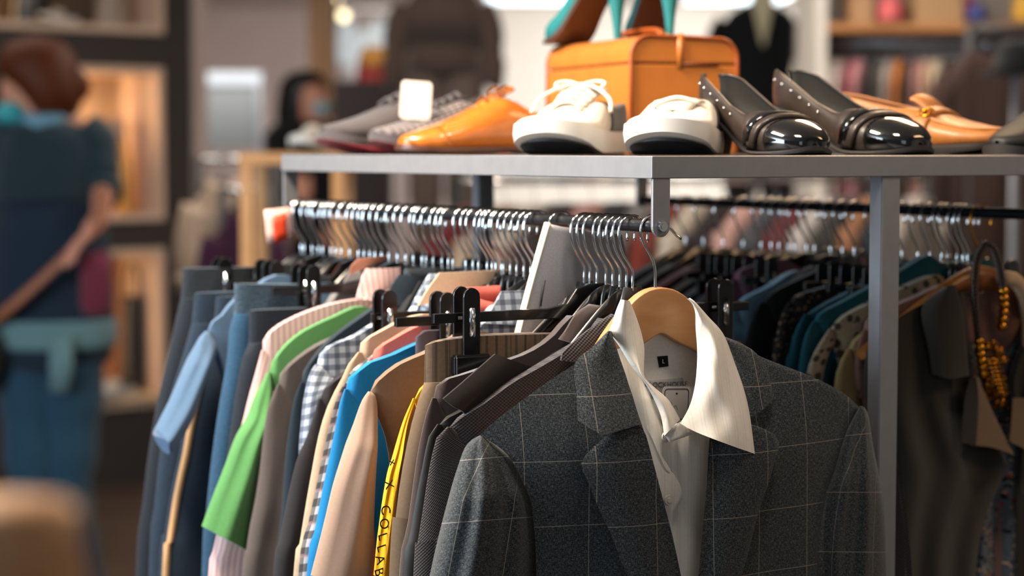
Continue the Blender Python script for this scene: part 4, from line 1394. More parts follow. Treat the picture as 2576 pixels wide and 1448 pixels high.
s1 = sneaker('white laced sneaker with a lifted rubber toe left of its pair')
place(s1, (1522, 2.55), (1368, 2.285), .28)
s1.scale.z *= .80
s2 = sneaker('white sneaker without visible bow standing next to the black pumps', laces=False, tl=.45)
place(s2, (1752, 2.395), (1664, 2.125), .28)
s2.scale.z *= .78

# ---- tan lace-up brogue
BRG = [(0.000, .016, .068, .012, .008), (.008, .014, .070, .026, .021), (.04, .012, .062, .032, .026), (.085, .010, .062, .034, .022), (.11, .010, .076, .036, .017), (.13, .010, .084, .038, .014), (.15, .010, .080, .040, .008), (.165, .010, .074, .042, 0),
       (.20, .009, .056, .045, 0), (.235, .009, .042, .042, 0), (.265, .010, .032, .031, 0), (.285, .012, .026, .016, 0), (.291, .014, .021, .003, 0)]
def brogue(label):
    r = empty('brogue_shoe', (0, 0, 0), 0, label, 'shoe')
    u = upper(BRG, 'upper', [M_['tan'], M_['tan_in']], r)
    band(BRG, .238, .2895, .0012, 'toe_cap', M_['tan'], r, hi=12, skew=-.018)
    mb = MB()
    rng = random.Random(3)
    sm = smooth(BRG, 80)
    for x in (.205, .212, .219, .226, .233):
        for k in (3, 4, 5, 6, 7):
            for sg in (1, -1):
                p = half_ring(interp(sm, x + .004 * (k - 5)), .0006)[k]
                mb.ball((p[0], sg * p[1], p[2]), .0013, 6, 4)
    mb.build('perforations', plain('pale_punched_dots', '#d69a55', .5), u)
    sole(BRG, 'sole', M_['brown_sole'], r, .009, out=.003, zfun=lambda x: .004 if .09 < x < .15 else .0008 + .006 * max(0, (x - .22) / .07) ** 1.5)
    mb = MB(); mb.box((.035, 0, .005), (.066, .058, .010), bev=.003); mb.build('heel', M_['brown_sole'], r)
    mb = MB()
    for k in range(3):
        x, z = .158 - .014 * k, .080 + .004 * k
        mb.tube(catmull([(x, -.016, z - .003), (x - .003, 0, z + .005), (x, .016, z - .003)], 8), .0022, 7)
    for sg in (-1, 1):
        mb.tube(catmull([(.135, 0, .092), (.128, sg * .018, .100), (.134, sg * .030, .092), (.14, sg * .012, .088)], 12), .002, 6)
    mb.build('laces', M_['tan_in'], r)
    rows = []
    for i in range(7):
        t = i / 6
        x, z, w = .165 - .05 * t, .074 + .026 * t, .012 + .010 * t
        rows.append([(x, w * s_, z - .005 * s_ * s_) for s_ in (-1, -.5, 0, .5, 1)])
    mb = MB(); mb.grid(rows); mb.build('tongue', M_['tan'], r, solid=.003)
    return r
b1 = brogue('tan polished lace-up brogue pointing along the shelf front')
place(b1, (1452, 2.63), (1003, 2.52), .291)

# ---- tan loafer with strap and gold buckle
MOC = [(0.000, .016, .080, .012, .008), (.008, .014, .084, .026, .0215), (.04, .012, .079, .031, .026), (.09, .011, .068, .033, .027), (.13, .011, .060, .036, .026), (.155, .011, .060, .040, .018), (.17, .011, .058, .042, .006), (.176, .011, .058, .0425, 0),
       (.20, .011, .047, .045, 0), (.235, .012, .038, .044, 0), (.262, .013, .034, .036, 0), (.28, .015, .030, .022, 0), (.287, .018, .024, .004, 0)]
def loafer(label):
    r = empty('loafer_shoe', (0, 0, 0), 0, label, 'shoe')
    u = upper(MOC, 'upper', [M_['moc'], M_['tan_in']], r)
    sm = smooth(MOC, 80)
    L_, R_ = [], []
    for k in range(20):
        x = .180 + .095 * k / 19
        h = half_ring(interp(sm, x), .001)
        L_.append(Vector(h[4]).lerp(Vector(h[0]), max(0, (k - 15) / 5) ** 2)); R_.append(Vector((L_[-1].x, -L_[-1].y, L_[-1].z)))
    mb = MB(); mb.tube(L_, .0022, 7); mb.tube(R_, .0022, 7); mb.build('apron_seam', M_['moc'], u)
    band(MOC, .172, .190, .004, 'strap', M_['moc'], r, hi=9)
    rows = []
    for i in range(7):
        t = i / 6
        x, z, w = .178 - .026 * t, .056 + .020 * t + .004 * math.sin(3 * t), .022 + .004 * t
        rows.append([(x, w * s_, z - .006 * s_ * s_) for s_ in (-1, -.5, 0, .5, 1)])
    mb = MB(); mb.grid(rows); mb.build('tongue', M_['moc'], r, solid=.004)
    c = half_ring(interp(sm, .181), .007)[4]
    mb = MB(); mb.tube(catmull([(c[0] - .008, -c[1] - .001, c[2] - .004), (c[0] + .006, -c[1] - .001, c[2] - .004), (c[0] + .008, -c[1] + .010, c[2] + .004), (c[0] - .008, -c[1] + .010, c[2] + .004), (c[0] - .008, -c[1] - .001, c[2] - .004)], 20), .0018, 7)
    mb.ball((c[0], -c[1] + .003, c[2] + .002), .004, 10, 6)
    mb.build('buckle', MT['gold'], r)
    sole(MOC, 'sole', MT['black_rubber'], r, .012, out=.002, zfun=lambda x: .0006 + .010 * max(0, (x - .2) / .09) ** 1.6)
    mb = MB(); mb.box((.034, 0, .006), (.062, .056, .012), bev=.003); mb.build('heel', MT['black_rubber'], r)
    return r
l1 = loafer('tan loafer with strap and gold buckle behind the second black pump')
place(l1, (2076, 2.545), (2548, 2.345), .29)

# ---- runners with red soles at the far end
RUN = [(0.000, .030, .085, .014, .010), (.008, .028, .088, .030, .026), (.04, .024, .078, .036, .030), (.09, .020, .078, .037, .024), (.12, .019, .088, .039, .018), (.16, .018, .074, .043, .006), (.175, .018, .068, .044, 0), (.21, .020, .055, .045, 0), (.245, .024, .046, .039, 0), (.268, .029, .042, .026, 0), (.276, .033, .039, .005, 0)]
def runner(label, mat):
    r = empty('running_shoe', (0, 0, 0), 0, label, 'shoe')
    upper(RUN, 'upper', [mat, M_['black_in']], r)
    sole(RUN, 'sole', M_['red_sole'], r, .02, out=.003, zfun=lambda x: .0006 + .022 * max(0, (x - .19) / .09) ** 1.6, top=-.011)
    sole(RUN, 'midsole', M_['grey'], r, .012, out=.002, zfun=lambda x: interp(RUN, min(.276, max(0, x)))[1] - .0112, top=.002)
    mb = MB()
    for k in range(4):
        x, z, w = .165 - .015 * k, .076 + .006 * k, .018
        mb.tube(catmull([(x, -w, z - .003), (x - .004, 0, z + .006), (x, w, z - .003)], 8), .0028, 7)
    mb.build('laces', M_['grey'], r)
    return r
r1 = runner('grey running shoe with a thin red sole at the far shelf end', M_['grey'])
place(r1, (1196, 2.90), (808, 2.735), .279)
r2 = runner('chequered running shoe with red sole beside the white card', M_['check'])
place(r2, (1290, 2.80), (938, 2.66), .279)
# ---- price card tucked in the chequered shoe
cd = empty('price_card', at(1046, 300, 2.60), 0.25, 'blank white rounded price card standing by the tan brogue', 'card')
cd.location = at(1046, 252, 2.675)
mb = MB(); mb.prism(rrect(.0212, .0258, .006), -.0006, .0006); mb.build('card', MT['paper'], cd, smooth=False, rot=(0, math.radians(4), 0))
mb = MB(); mb.tube([(0.004, .002, -.024), (.006, .010, -.060)], .0012, 6); mb.build('card_stem', MT['chrome'], cd)

# ---- shoes at the right edge
k1 = empty('flat_shoe', (0, 0, 0), 0, 'pink flat shoe behind the toe of the tan loafer', 'shoe')
FLT = [(0.000, .008, .052, .012, .008), (.008, .007, .053, .024, .020), (.04, .006, .046, .030, .0255), (.10, .005, .036, .032, .028), (.15, .005, .034, .038, .028), (.19, .005, .036, .040, .006), (.196, .005, .036, .040, 0), (.22, .005, .030, .034, 0), (.24, .007, .022, .018, 0), (.246, .009, .015, .003, 0)]
upper(FLT, 'upper', [plain('pink_leather', '#b77f86', .5), M_['cream_in']], k1)
sole(FLT, 'sole', M_['brown_sole'], k1, .005, out=.001, zfun=lambda x: .0004)
place(k1, (2640, 2.60), (2418, 2.46), .246)
k2 = empty('flat_shoe', (0, 0, 0), 0, 'black shoe cut by the right picture edge on the shelf', 'shoe')
upper(BRG, 'upper', [plain('matt_black_leather', '#0d0c0c', .6), M_['black_in']], k2)
sole(BRG, 'sole', MT['black_rubber'], k2, .009, out=.002, zfun=lambda x: .0006)
place(k2, (2760, 2.45), (2504, 2.285), .291)

# ---- orange train case
cx0, cy0 = (1585 - CX) / FPX * 2.63, 2.63
case = empty('vanity_case', (cx0, cy0, SHZ), math.atan2(.379, .925), 'orange leather vanity case with a domed lid behind the white sneakers', 'case')
CW_, CD_, CH_ = .158, .275, .158
leather = plain('orange_leather', '#b86c2a', .42, noise=.06, nscale=30, coat=.15)
pipem = plain('dark_orange_piping', '#9a4a18', .45)
def caseprof(z0, z1, ins=0.0):
    r = .026
    o = [(ins, z0), (CW_ - ins, z0)]
    if z1 >= CH_ - .001:
        for cx_, a0 in ((CW_ - r, 0), (r, 90)):
            for k in range(9):
                a = math.radians(a0 + 90 * k / 8); o.append((cx_ + (r - ins) * math.cos(a), CH_ - r + (r - ins) * math.sin(a) - .008 * abs((cx_ + r * math.cos(a)) / CW_ - .35)))
    else:
        o += [(CW_ - ins, z1), (ins, z1)]
    return o
seam_z = CH_ - .038
mb = MB(); mb.prism(caseprof(0, seam_z - .0012), 0, CD_); mb.build('body', leather, case, smooth=False, bevel=.002)
mb = MB(); mb.prism(caseprof(seam_z + .0012, CH_), 0, CD_); lid = mb.build('lid', leather, case, auto=40, bevel=.002)
mb = MB(); mb.prism(caseprof(.002, seam_z + .002, .003), .003, CD_ - .003); mb.build('seam_band', plain('dark_seam', '#5a2c10', .7), case, smooth=False)
pth = [(x, -.0012, z) for x, z in caseprof(.001, CH_)[2:]]
mb = MB(); mb.tube([(CW_, -.0012, .002)] + pth + [(0, -.0012, .002)], .0028, 7); mb.build('piping', pipem, case)
mb = MB(); mb.tube([(CW_, CD_ + .0012, .002)] + [(p[0], CD_ + .0012, p[2]) for p in pth] + [(0, CD_ + .0012, .002)], .0028, 7); mb.build('piping', pipem, case)
mb = MB(); mb.box((.072, -.002, seam_z + .017), (.009, .004, .046), bev=.001); mb.build('clasp_tab', leather, case)
mb = MB(); mb.box((.101, -.002, seam_z), (.056, .004, .004), bev=.001); mb.build('lid_shadow_line', plain('lid_shadow_brown', '#6e3512', .6), case)  # dark strip drawn for the shadow line under the lid
mb = MB(); mb.tube(catmull([(.079, .06, CH_ - .004), (.079, .075, CH_ + .010), (.079, .11, CH_ + .013), (.079, .16, CH_ + .013), (.079, .195, CH_ + .010), (.079, .21, CH_ - .004)], 20), .005, 8, flat=.6); hd_ = mb.build('handle', pipem, case)
mb = MB(); mb.ball((.079, .06, CH_ + .001), .006, 10, 6); mb.ball((.079, .21, CH_ + .001), .006, 10, 6); mb.build('handle_ring', MT['gold'], case)

# ---- teal high-heeled shoes on the case
HI = [(0.000, .102, .150, .010, .007), (.008, .101, .152, .022, .018), (.03, .096, .144, .028, .023), (.06, .080, .116, .029, .024), (.10, .050, .080, .031, .026), (.13, .022, .056, .035, .024), (.150, .010, .046, .038, .006), (.156, .008, .045, .038, 0), (.18, .004, .036, .034, 0), (.20, .004, .027, .022, 0), (.212, .006, .016, .003, 0)]
def heel(label):
    r = empty('high_heel_shoe', (0, 0, 0), 0, label, 'shoe')
    upper(HI, 'upper', [M_['tealshoe'], M_['brown_sole']], r)
    sole(HI, 'sole', M_['brown_sole'], r, .006, out=.0, zfun=lambda x: max(0.0, interp(HI, min(.212, max(0, x)))[1] - .007))
    rings = []
    for t in range(8):
        k = t / 7
        z = .102 * (1 - k); hw = .020 * (1 - k) ** 1.6 + .006
        rings.append([(.022 - .006 * k + hw * math.cos(a), hw * math.sin(a), z) for a in [2 * math.pi * j / 12 for j in range(12)]])
    mb = MB(); mb.loft(rings); mb.build('heel', M_['tealshoe'], r, auto=50)
    return r
CT = SHZ + CH_
h1 = heel('teal high heeled shoe on the orange case, toe hanging over its left edge')
place(h1, (1566, 2.75), (1394, 2.90), .212, CT)
h2 = dup(h1, label='second teal high heeled shoe at the right end of the orange case top')
place(h2, (1690, 2.745), (1606, 2.92), .212, CT)
h1.scale = h2.scale = (.86, .86, 1.0)
# ------------------------------------------------------------------ clothes on the rail along the other long side
def fr2px(px, dyaw=0.0):
    k = (px - CX) / FPX
    p0 = rk(0, RWID - RAIL_IN)
    l = (p0.x - k * p0.y) / (k * DIR.y - DIR.x)
    return fr2(l, dyaw)
C['olive'] = fab('dark_olive_grey_wool', '#2d2a26', var=.08, sheen=.2)
C['olive_face'] = fab('lit_tan_lapel_cloth', '#6e5a44', var=.08)  # lit look of the olive lapel put into tan; also the beige lapel edge
C['floral'] = fab('grey_floral_print', '#59636b', spots=[(120, .34, '#1f2024'), (75, .25, '#8c3b3a'), (150, .22, '#cfae93')], var=.1)
C['leo'] = fab('grey_leopard_knit', '#8d8270', spots=[(70, .36, '#3a352f')], var=.15)
C['sand'] = fab('sand_yellow_cotton', '#a08a5c', var=.06)
C['rose'] = fab('rose_brown_cotton', '#7a5a50', var=.08, spots=[(60, .2, '#4d3a36')])
C['pale_blue'] = fab('pale_blue_cotton', '#6f8ea2', var=.06)
C['mauve'] = fab('mauve_cotton', '#6d4a58', var=.06)
C['speck'] = fab('dark_speckled_print', '#221d1c', spots=[(160, .3, '#8b6a4f')], var=.1)

F = fr2px(2466)
root = empty('open_jacket', F.O, F.yaw, 'dark olive wool jacket hanging open right of the steel post', 'jacket')
mb = MB()
edgeR = [(2424, 735), (2440, 850), (2450, 955), (2480, 1050), (2530, 1150), (2522, 1201), (2485, 1284), (2468, 1346), (2456, 1446), (2450, 1640)]
edgeL = [(2180, 880), (2172, 950), (2180, 1050), (2190, 1200), (2196, 1446), (2196, 1640)]
def ofold(s, t, p): return .012 + .006 * math.sin(20 * s + 2 * t) * min(1, t * 3) + .02 * math.sin(math.pi * s) ** .6
g = coons([(2180, 880), (2240, 815), (2300, 775), (2370, 745), (2424, 735)], [edgeL[-1], edgeR[-1]], edgeL, edgeR, 50, 34)
conv = lambda p, d: F.loc(p[0], p[1], d)
shell(mb, g, conv, ofold, lambda s, t, p: ofold(s, t, p) - .002)
edgeR2 = [(2700, 800), (2720, 1000), (2720, 1446), (2720, 1640)]
edgeL2 = [(2606, 745), (2572, 850), (2536, 960), (2560, 1080), (2556, 1200), (2560, 1446), (2570, 1640)]
g = coons([(2606, 745), (2700, 800)], [edgeL2[-1], edgeR2[-1]], edgeL2, edgeR2, 40, 12)
shell(mb, g, conv, ofold, lambda s, t, p: ofold(s, t, p) - .002)
mb.build('body', C['olive'], root, auto=70)
def pxpatch(name, mat, L, R, T, B, fn, parent, th=.003, n=16, m=10):
    mb = MB(); g = coons(T or [L[0], R[0]], B or [L[-1], R[-1]], L, R, n, m)
    shell(mb, g, conv, fn, lambda s, t, p: fn(s, t, p) - th)
    return mb.build(name, mat, parent, auto=60)
pxpatch('collar', C['olive'], [(2372, 722), (2318, 775), (2336, 880), (2344, 940)], [(2404, 716), (2424, 790), (2432, 870), (2438, 944)], None, [(2344, 940), (2390, 952), (2438, 944)], lambda s, t, p: .040 + .012 * math.sin(math.pi * s), root)
pxpatch('lapel', C['olive'], [(2440, 950), (2426, 1010), (2418, 1112)], [(2456, 948), (2462, 1010), (2456, 1122)], None, None, lambda s, t, p: .044 + .004 * s, root)
pxpatch('lapel_facing', C['olive_face'], [(2456, 948), (2462, 1010), (2456, 1120)], [(2460, 948), (2500, 1040), (2551, 1144)], None, [(2456, 1120), (2500, 1126), (2551, 1144)], lambda s, t, p: .048 - .008 * s, root)  # lit side of the lapel, its brightness painted as tan
pxpatch('lapel_facing', C['olive_face'], [(2548, 1000), (2544, 1060), (2540, 1110)], [(2600, 1000), (2610, 1060), (2620, 1150)], None, None, lambda s, t, p: .044, root)
# floral dress inside it
dr = empty('floral_dress', F.O, F.yaw, 'grey floral print dress inside the open olive jacket', 'dress')
def dfold(s, t, p): return -.004 + .008 * math.sin(24 * s + t) * min(1, t * 2)
pxpatch('body', C['floral'], [(2400, 760), (2410, 900), (2410, 1100), (2400, 1446), (2390, 1640)], [(2600, 760), (2640, 900), (2650, 1100), (2660, 1446), (2670, 1640)], [(2400, 760), (2440, 850), (2500, 900), (2560, 850), (2600, 760)], None, dfold, dr, .002, 40, 34)
mb = MB(); mb.tube([F.loc(p.x, p.y, .022) for p in catmull([(2520, 698), (2552, 704), (2578, 742), (2588, 800), (2590, 880)], 16)], .0095, 10)
mb.build('collar_roll', fab('cream_fleece', '#cdb596', var=.1), dr)
hw = coat_hanger(F, 'brown wooden hanger with gold hook holding the floral dress', mat=MT['dark_wood'], hookmat=MT['gold'], half=.19, th=.009)
# necklaces over the hanger
nk = empty('bead_necklace', F.O, F.yaw, 'long brown and gold bead necklace hung over the wooden hanger', 'necklace')
def beads(name, path, n, r, mat, d, squash=1.0):
    mb = MB()
    for p in catmull(path, n):
        v = F.loc(p.x, p.y, d)
        mb.ball(v, (r, r, r * squash), 8, 6)
    return mb.build(name, mat, nk)
bead_dark = plain('dark_brown_bead', '#2a1a12', .25, coat=.5)
beads('dark_beads', [(2476, 612), (2458, 650), (2452, 720), (2456, 790), (2462, 850)], 26, .0058, bead_dark, .034, .5)
beads('dark_beads', [(2482, 610), (2500, 626), (2514, 668), (2522, 720)], 15, .0058, bead_dark, .030, .5)
beads('gold_beads', [(2463, 858), (2468, 900), (2474, 940)], 5, .0066, MT['gold'], .034)
beads('gold_beads', [(2524, 732), (2526, 770), (2520, 820)], 5, .0066, MT['gold'], .030)
rng = random.Random(5)
mb = MB()
for i in range(60):
    t = rng.random()
    x, y = 2468 + 60 * rng.random() * (1 - .3 * t) + 14 * t, 860 + 160 * t
    v = F.loc(x, y, .026 + .012 * rng.random())
    mb.ball(v, (rng.uniform(.004, .009), .003, rng.uniform(.003, .007)), 7, 5)
mb.build('bronze_charms', MT['brass'], nk)
mb = MB()
for k in range(9):
    mb.tube([F.loc(2480 + 4 * k, 905 + 10 * k, .045), F.loc(2520 + 2 * k, 900 + 11 * k, .045)], .0016, 6)
mb.build('chain_strands', MT['gold'], nk)

def right_shirt(px, name, label, cat, mat, sh, sl, hl, **kw):
    F_ = fr2px(px)
    shirt_on(F_, name, label, cat, mat, sh, sl, **kw)
    coat_hanger(F_, hl, sh=sh)
right_shirt(2436, 'rose_shirt', 'rose brown patterned shirt edge just left of the steel post', 'shirt', C['rose'], [(2370, 715), (2300, 745), (2220, 780), (2182, 806), (2168, 828)], [(2168, 828), (2156, 870), (2150, 940), (2160, 1000), (2172, 1080)], 'dark hanger inside the rose brown shirt', hem=-.6, w0=.05, w1=.06, neck=False)
right_shirt(2424, 'sand_shirt', 'sand yellow shirt between the leopard knit and the rose shirt', 'shirt', C['sand'], [(2350, 720), (2250, 790), (2160, 845), (2128, 876)], [(2128, 876), (2106, 925), (2096, 990), (2088, 1080)], 'dark hanger inside the sand yellow shirt', hem=-.6, w0=.05, w1=.06, neck=False)
right_shirt(2408, 'leopard_cardigan', 'grey beige leopard spotted cardigan left of the steel post', 'cardigan', C['leo'], [(2350, 690), (2260, 725), (2187, 760), (2120, 795), (2082, 826)], [(2082, 826), (2050, 880), (2032, 927), (2020, 1000), (2010, 1100)], 'dark hanger inside the leopard cardigan', hem=-.6, w0=.022, w1=.03, neck=False, smat=C['leo'])
right_shirt(2384, 'teal_jumper', 'deep teal jumper behind the leopard spotted cardigan', 'jumper', C['teal'], [(2330, 640), (2260, 680), (2187, 719), (2116, 758), (2064, 786), (2040, 808)], [(2040, 808), (2022, 850), (2010, 915), (2000, 1000), (1990, 1100)], 'dark hanger inside the deep teal jumper', hem=-.62, w0=.05, w1=.06, neck=False)
right_shirt(2340, 'teal_shirt', 'very dark teal shirt beyond the teal jumper', 'shirt', C['teal'], [(2260, 660), (2160, 720), (2080, 760), (2020, 790)], [(2020, 790), (1996, 840), (1984, 900), (1970, 1000)], 'dark hanger inside the very dark teal shirt', hem=-.62, neck=False)
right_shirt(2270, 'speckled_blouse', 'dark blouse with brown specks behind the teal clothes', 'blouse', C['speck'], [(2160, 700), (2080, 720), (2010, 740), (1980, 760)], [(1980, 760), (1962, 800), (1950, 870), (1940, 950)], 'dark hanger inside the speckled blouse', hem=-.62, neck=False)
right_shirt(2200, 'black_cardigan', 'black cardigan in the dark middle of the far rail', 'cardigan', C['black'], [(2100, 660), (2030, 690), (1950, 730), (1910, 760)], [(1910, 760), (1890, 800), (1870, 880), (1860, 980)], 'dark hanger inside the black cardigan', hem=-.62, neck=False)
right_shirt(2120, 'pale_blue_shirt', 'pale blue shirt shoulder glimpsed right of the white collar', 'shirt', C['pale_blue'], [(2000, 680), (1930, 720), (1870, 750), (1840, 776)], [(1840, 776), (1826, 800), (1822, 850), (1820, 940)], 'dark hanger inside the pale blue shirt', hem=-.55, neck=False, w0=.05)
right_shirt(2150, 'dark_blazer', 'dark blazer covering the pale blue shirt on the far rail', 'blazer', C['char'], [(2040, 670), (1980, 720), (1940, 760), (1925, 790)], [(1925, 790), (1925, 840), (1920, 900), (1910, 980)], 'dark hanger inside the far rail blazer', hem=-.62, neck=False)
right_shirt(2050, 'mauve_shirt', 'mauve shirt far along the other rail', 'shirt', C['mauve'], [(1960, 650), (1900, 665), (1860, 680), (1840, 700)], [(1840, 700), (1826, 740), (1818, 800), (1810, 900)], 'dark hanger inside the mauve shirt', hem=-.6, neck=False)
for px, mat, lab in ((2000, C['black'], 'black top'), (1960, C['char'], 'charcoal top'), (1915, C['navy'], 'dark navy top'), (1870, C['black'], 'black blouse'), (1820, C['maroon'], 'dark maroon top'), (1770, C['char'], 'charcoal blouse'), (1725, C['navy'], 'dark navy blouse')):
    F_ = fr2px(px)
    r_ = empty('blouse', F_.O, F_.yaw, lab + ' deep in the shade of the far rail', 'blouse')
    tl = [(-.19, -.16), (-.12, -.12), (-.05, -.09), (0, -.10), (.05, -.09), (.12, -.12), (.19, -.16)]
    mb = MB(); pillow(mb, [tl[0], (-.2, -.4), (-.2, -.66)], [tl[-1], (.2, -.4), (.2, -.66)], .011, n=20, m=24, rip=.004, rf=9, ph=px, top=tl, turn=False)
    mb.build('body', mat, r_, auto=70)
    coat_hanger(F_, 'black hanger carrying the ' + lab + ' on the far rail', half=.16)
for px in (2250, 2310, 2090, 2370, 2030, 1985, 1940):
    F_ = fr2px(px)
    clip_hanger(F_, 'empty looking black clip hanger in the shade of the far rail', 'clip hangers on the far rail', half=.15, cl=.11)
# ------------------------------------------------------------------ the shop around the rack
def st(name, mb, mat, **k):
    o = mb.build(name, mat, smooth=False, **k); o['kind'] = 'structure'; return o
CEIL = 2.505
BY = 15.6
m_floor = woodmat('dark_floor_boards', '#41342b', '#57463a', (1.5, 12, 1), .5)
st('floor', MB().box((0.4, 7.6, -.02), (11.2, 17.0, .04)), m_floor)
st('ceiling', MB().box((0.4, 7.6, CEIL + .03), (11.2, 17.0, .06)), plain('white_ceiling', '#cfc8c4', .9, noise=.03, nscale=2))
m_wall = plain('mauve_grey_wall', '#b8a9a6', .9, noise=.04, nscale=2)
st('wall_back', MB().box((0.4, BY + .05, CEIL / 2), (11.0, .1, CEIL)), m_wall)
m_white = plain('off_white_wall', '#d6cfc4', .9, noise=.03, nscale=2)
xa, xb = (1225 - CX) / FPX * 15.3, (2095 - CX) / FPX * 15.3
st('wall_bay', MB().box(((xa + xb) / 2, 15.4, CEIL / 2), (xb - xa, .2, CEIL)), plain('white_bay_wall', '#e9e3da', .9, noise=.02, nscale=2))
st('wall_right', MB().box((5.95, 7.6, CEIL / 2), (.1, 16.8, CEIL)), m_white)
st('wall_left', MB().box((-5.15, 7.6, CEIL / 2), (.1, 16.8, CEIL)), m_wall)

m_sill = plain('lit_cream_sill', '#cfae88', .6)
# ---- dark display wall with lit niches
p1 = Vector(((486 - CX) / FPX * 8.5, 8.5, 0)); p0 = Vector((-2.048, 7.95, 0))
dv = (p1 - p0).normalized(); nrm = Vector((dv.y, -dv.x, 0))           # nrm points to the viewer
yawd = math.atan2(dv.y, dv.x)
DF = Frame((p1.x, p1.y, 0), yawd)
dark = plain('dark_brown_panel', '#2b2420', .7, noise=.06, nscale=6)
cream = plain('pale_cream_trim', '#c3a894', .6)
LW_ = 3.4
def niche_uz(x0, y0, x1, y1):
    a, b = DF.loc(x0, y0), DF.loc(x1, y1)
    return a.x, b.x, b.z, a.z
N1 = niche_uz(-40, -120, 408, 86); N2 = niche_uz(178, 164, 410, 553); N3 = niche_uz(205, 630, 414, 1016)
wall = MB()
def panel(u0, u1, z0, z1):
    wall.box(((u0 + u1) / 2, .17, (z0 + z1) / 2), (u1 - u0, .34, z1 - z0))
us = min(N1[0], N2[0], N3[0])
ru = max(N1[1], N2[1], N3[1])
panel(ru, 0, 0, CEIL)
panel(-LW_, us, 0, CEIL)
zs = [0, N3[2], N3[3], N2[2], N2[3], N1[2], N1[3], CEIL]
for a, b in ((0, N3[2]), (N3[3], N2[2]), (N2[3], N1[2]), (N1[3], CEIL)):
    if b > a: panel(us, ru, a, b)
for Nn in (N1, N2, N3):
    if Nn[0] > us + .005: panel(us, Nn[0], Nn[2], Nn[3])
    if Nn[1] < ru - .005: panel(Nn[1], ru, Nn[2], Nn[3])
o = st('wall_display', wall, dark, loc=DF.O, rot=(0, 0, yawd))
MBt = MB().box((.030, .17, CEIL / 2), (.06, .40, CEIL))
t_ = st('trim_1', MBt, plain('pinkish_white_trim', '#b09c94', .7), loc=DF.O, rot=(0, 0, yawd))
for i, (Nn, back, lamp) in enumerate(((N1, '#5a4c42', 3.0), (N2, '#a38a74', 5.0), (N3, '#96705c', 3.0))):
    u0, u1, z0, z1 = Nn
    r = empty('display_niche', DF.O, yawd, ['topmost lit niche of the dark display wall', 'middle lit niche beside the shopper with red hair', 'lowest lit niche with a black bag inside'][i], 'display niche')
    mb = MB()
    mb.box(((u0 + u1) / 2, .325, (z0 + z1) / 2), (u1 - u0, .01, z1 - z0))
    mb.build('back_board', plain('niche_back_%d' % i, back, .7), r, smooth=False)
    w = .028
    mb = MB()
    for c, s in ((((u0 + w / 2), .15, (z0 + z1) / 2), (w, .34, z1 - z0)), (((u1 - w / 2), .15, (z0 + z1) / 2), (w, .34, z1 - z0)),
                 (((u0 + u1) / 2, .15, z0 + w / 2), (u1 - u0 - 2 * w, .34, w)), (((u0 + u1) / 2, .15, z1 - w / 2), (u1 - u0 - 2 * w, .34, w))):
        mb.box(c, s, bev=.002)
    mb.build('frame', cream, r, smooth=False)
    if i == 2:
        mb = MB(); mb.box(((u0 + u1) / 2, .13, z0 + w + .012), (u1 - u0 - 2 * w - .004, .34, .024), bev=.003); mb.build('sill', m_sill, r, smooth=False)
    mb = MB(); mb.box((u0 + w + .004, .20, (z0 + z1) / 2), (.008, .05, (z1 - z0) * .7))
    mb.build('lamp_strip', plain('warm_lamp_strip_%d' % i, '#fff0d0', .5, emit='#ffd6a0', es=16.0 if i != 1 else 40.0), r, smooth=False)
m_sill = plain('lit_cream_sill', '#cfae88', .6)
def dl(px, py, d=0.0): return DF.loc(px, py, d)
# things in the niches
def bag(name, label, fr, px0, py0, px1, py1, d, mat, th=.05, handle=True, cat='bag'):
    a, b = fr.loc(px0, py0, d), fr.loc(px1, py1, d)
    r = empty(name, fr.O, fr.yaw, label, cat)
    w, h = b.x - a.x, a.z - b.z
    mb = MB()
    L = [(a.x + .12 * w, a.z), (a.x + .03 * w, a.z - .5 * h), (a.x, b.z + .02 * h), (a.x + .05 * w, b.z)]
    R = [(b.x - .12 * w, a.z), (b.x - .03 * w, a.z - .5 * h), (b.x, b.z + .02 * h), (b.x - .05 * w, b.z)]
    pillow(mb, L, R, th, n=14, m=12, base=d, conv=lambda p, q: Vector((p[0], -q, p[1])))
    mb.build('bag_body', mat, r)
    if handle:
        c = (a.x + b.x) / 2
        mb = MB(); mb.tube(catmull([(c - .28 * w, -d, a.z - .02 * h), (c - .24 * w, -d, a.z + .22 * h), (c, -d, a.z + .34 * h), (c + .24 * w, -d, a.z + .22 * h), (c + .28 * w, -d, a.z - .02 * h)], 20), .007, 7)
        mb.build('handle', mat, r)
    return r
bag('handbag', 'dark leather handbag in the topmost niche', DF, 30, -60, 130, 74, -.12, plain('dark_bag_leather', '#15110f', .4, coat=.3))
bag('handbag', 'taupe handbag beside the dark one in the topmost niche', DF, 240, -40, 330, 74, -.14, plain('taupe_bag', '#8a7a6c', .5))
bag('handbag', 'pale grey handbag standing in the middle niche', DF, 215, 300, 330, 538, -.16, plain('pale_bag', '#a48d80', .5))
bag('handbag', 'small gold handbag low in the middle niche', DF, 292, 400, 330, 540, -.06, plain('gold_bag', '#b9843a', .35, .5), th=.03)
bag('handbag', 'black handbag standing in the lowest niche', DF, 305, 745, 365, 985, -.14, plain('black_bag', '#100d0c', .5))
def shoe_at(src, label, heel, toe, z, L, group=None):
    r = dup(src, label=label); place(r, heel, toe, L, z); return r
a = dl(240, 985, -.12) ; zz = a.z
shoe_at(s2, 'pale sneaker lying in the lowest niche', (330, 8.35), (232, 8.14), N3[2] + .054, .28)
shoe_at(s2, 'bright white shoe in the topmost niche', (200, 8.25), (112, 8.10), N1[2] + .030, .28)

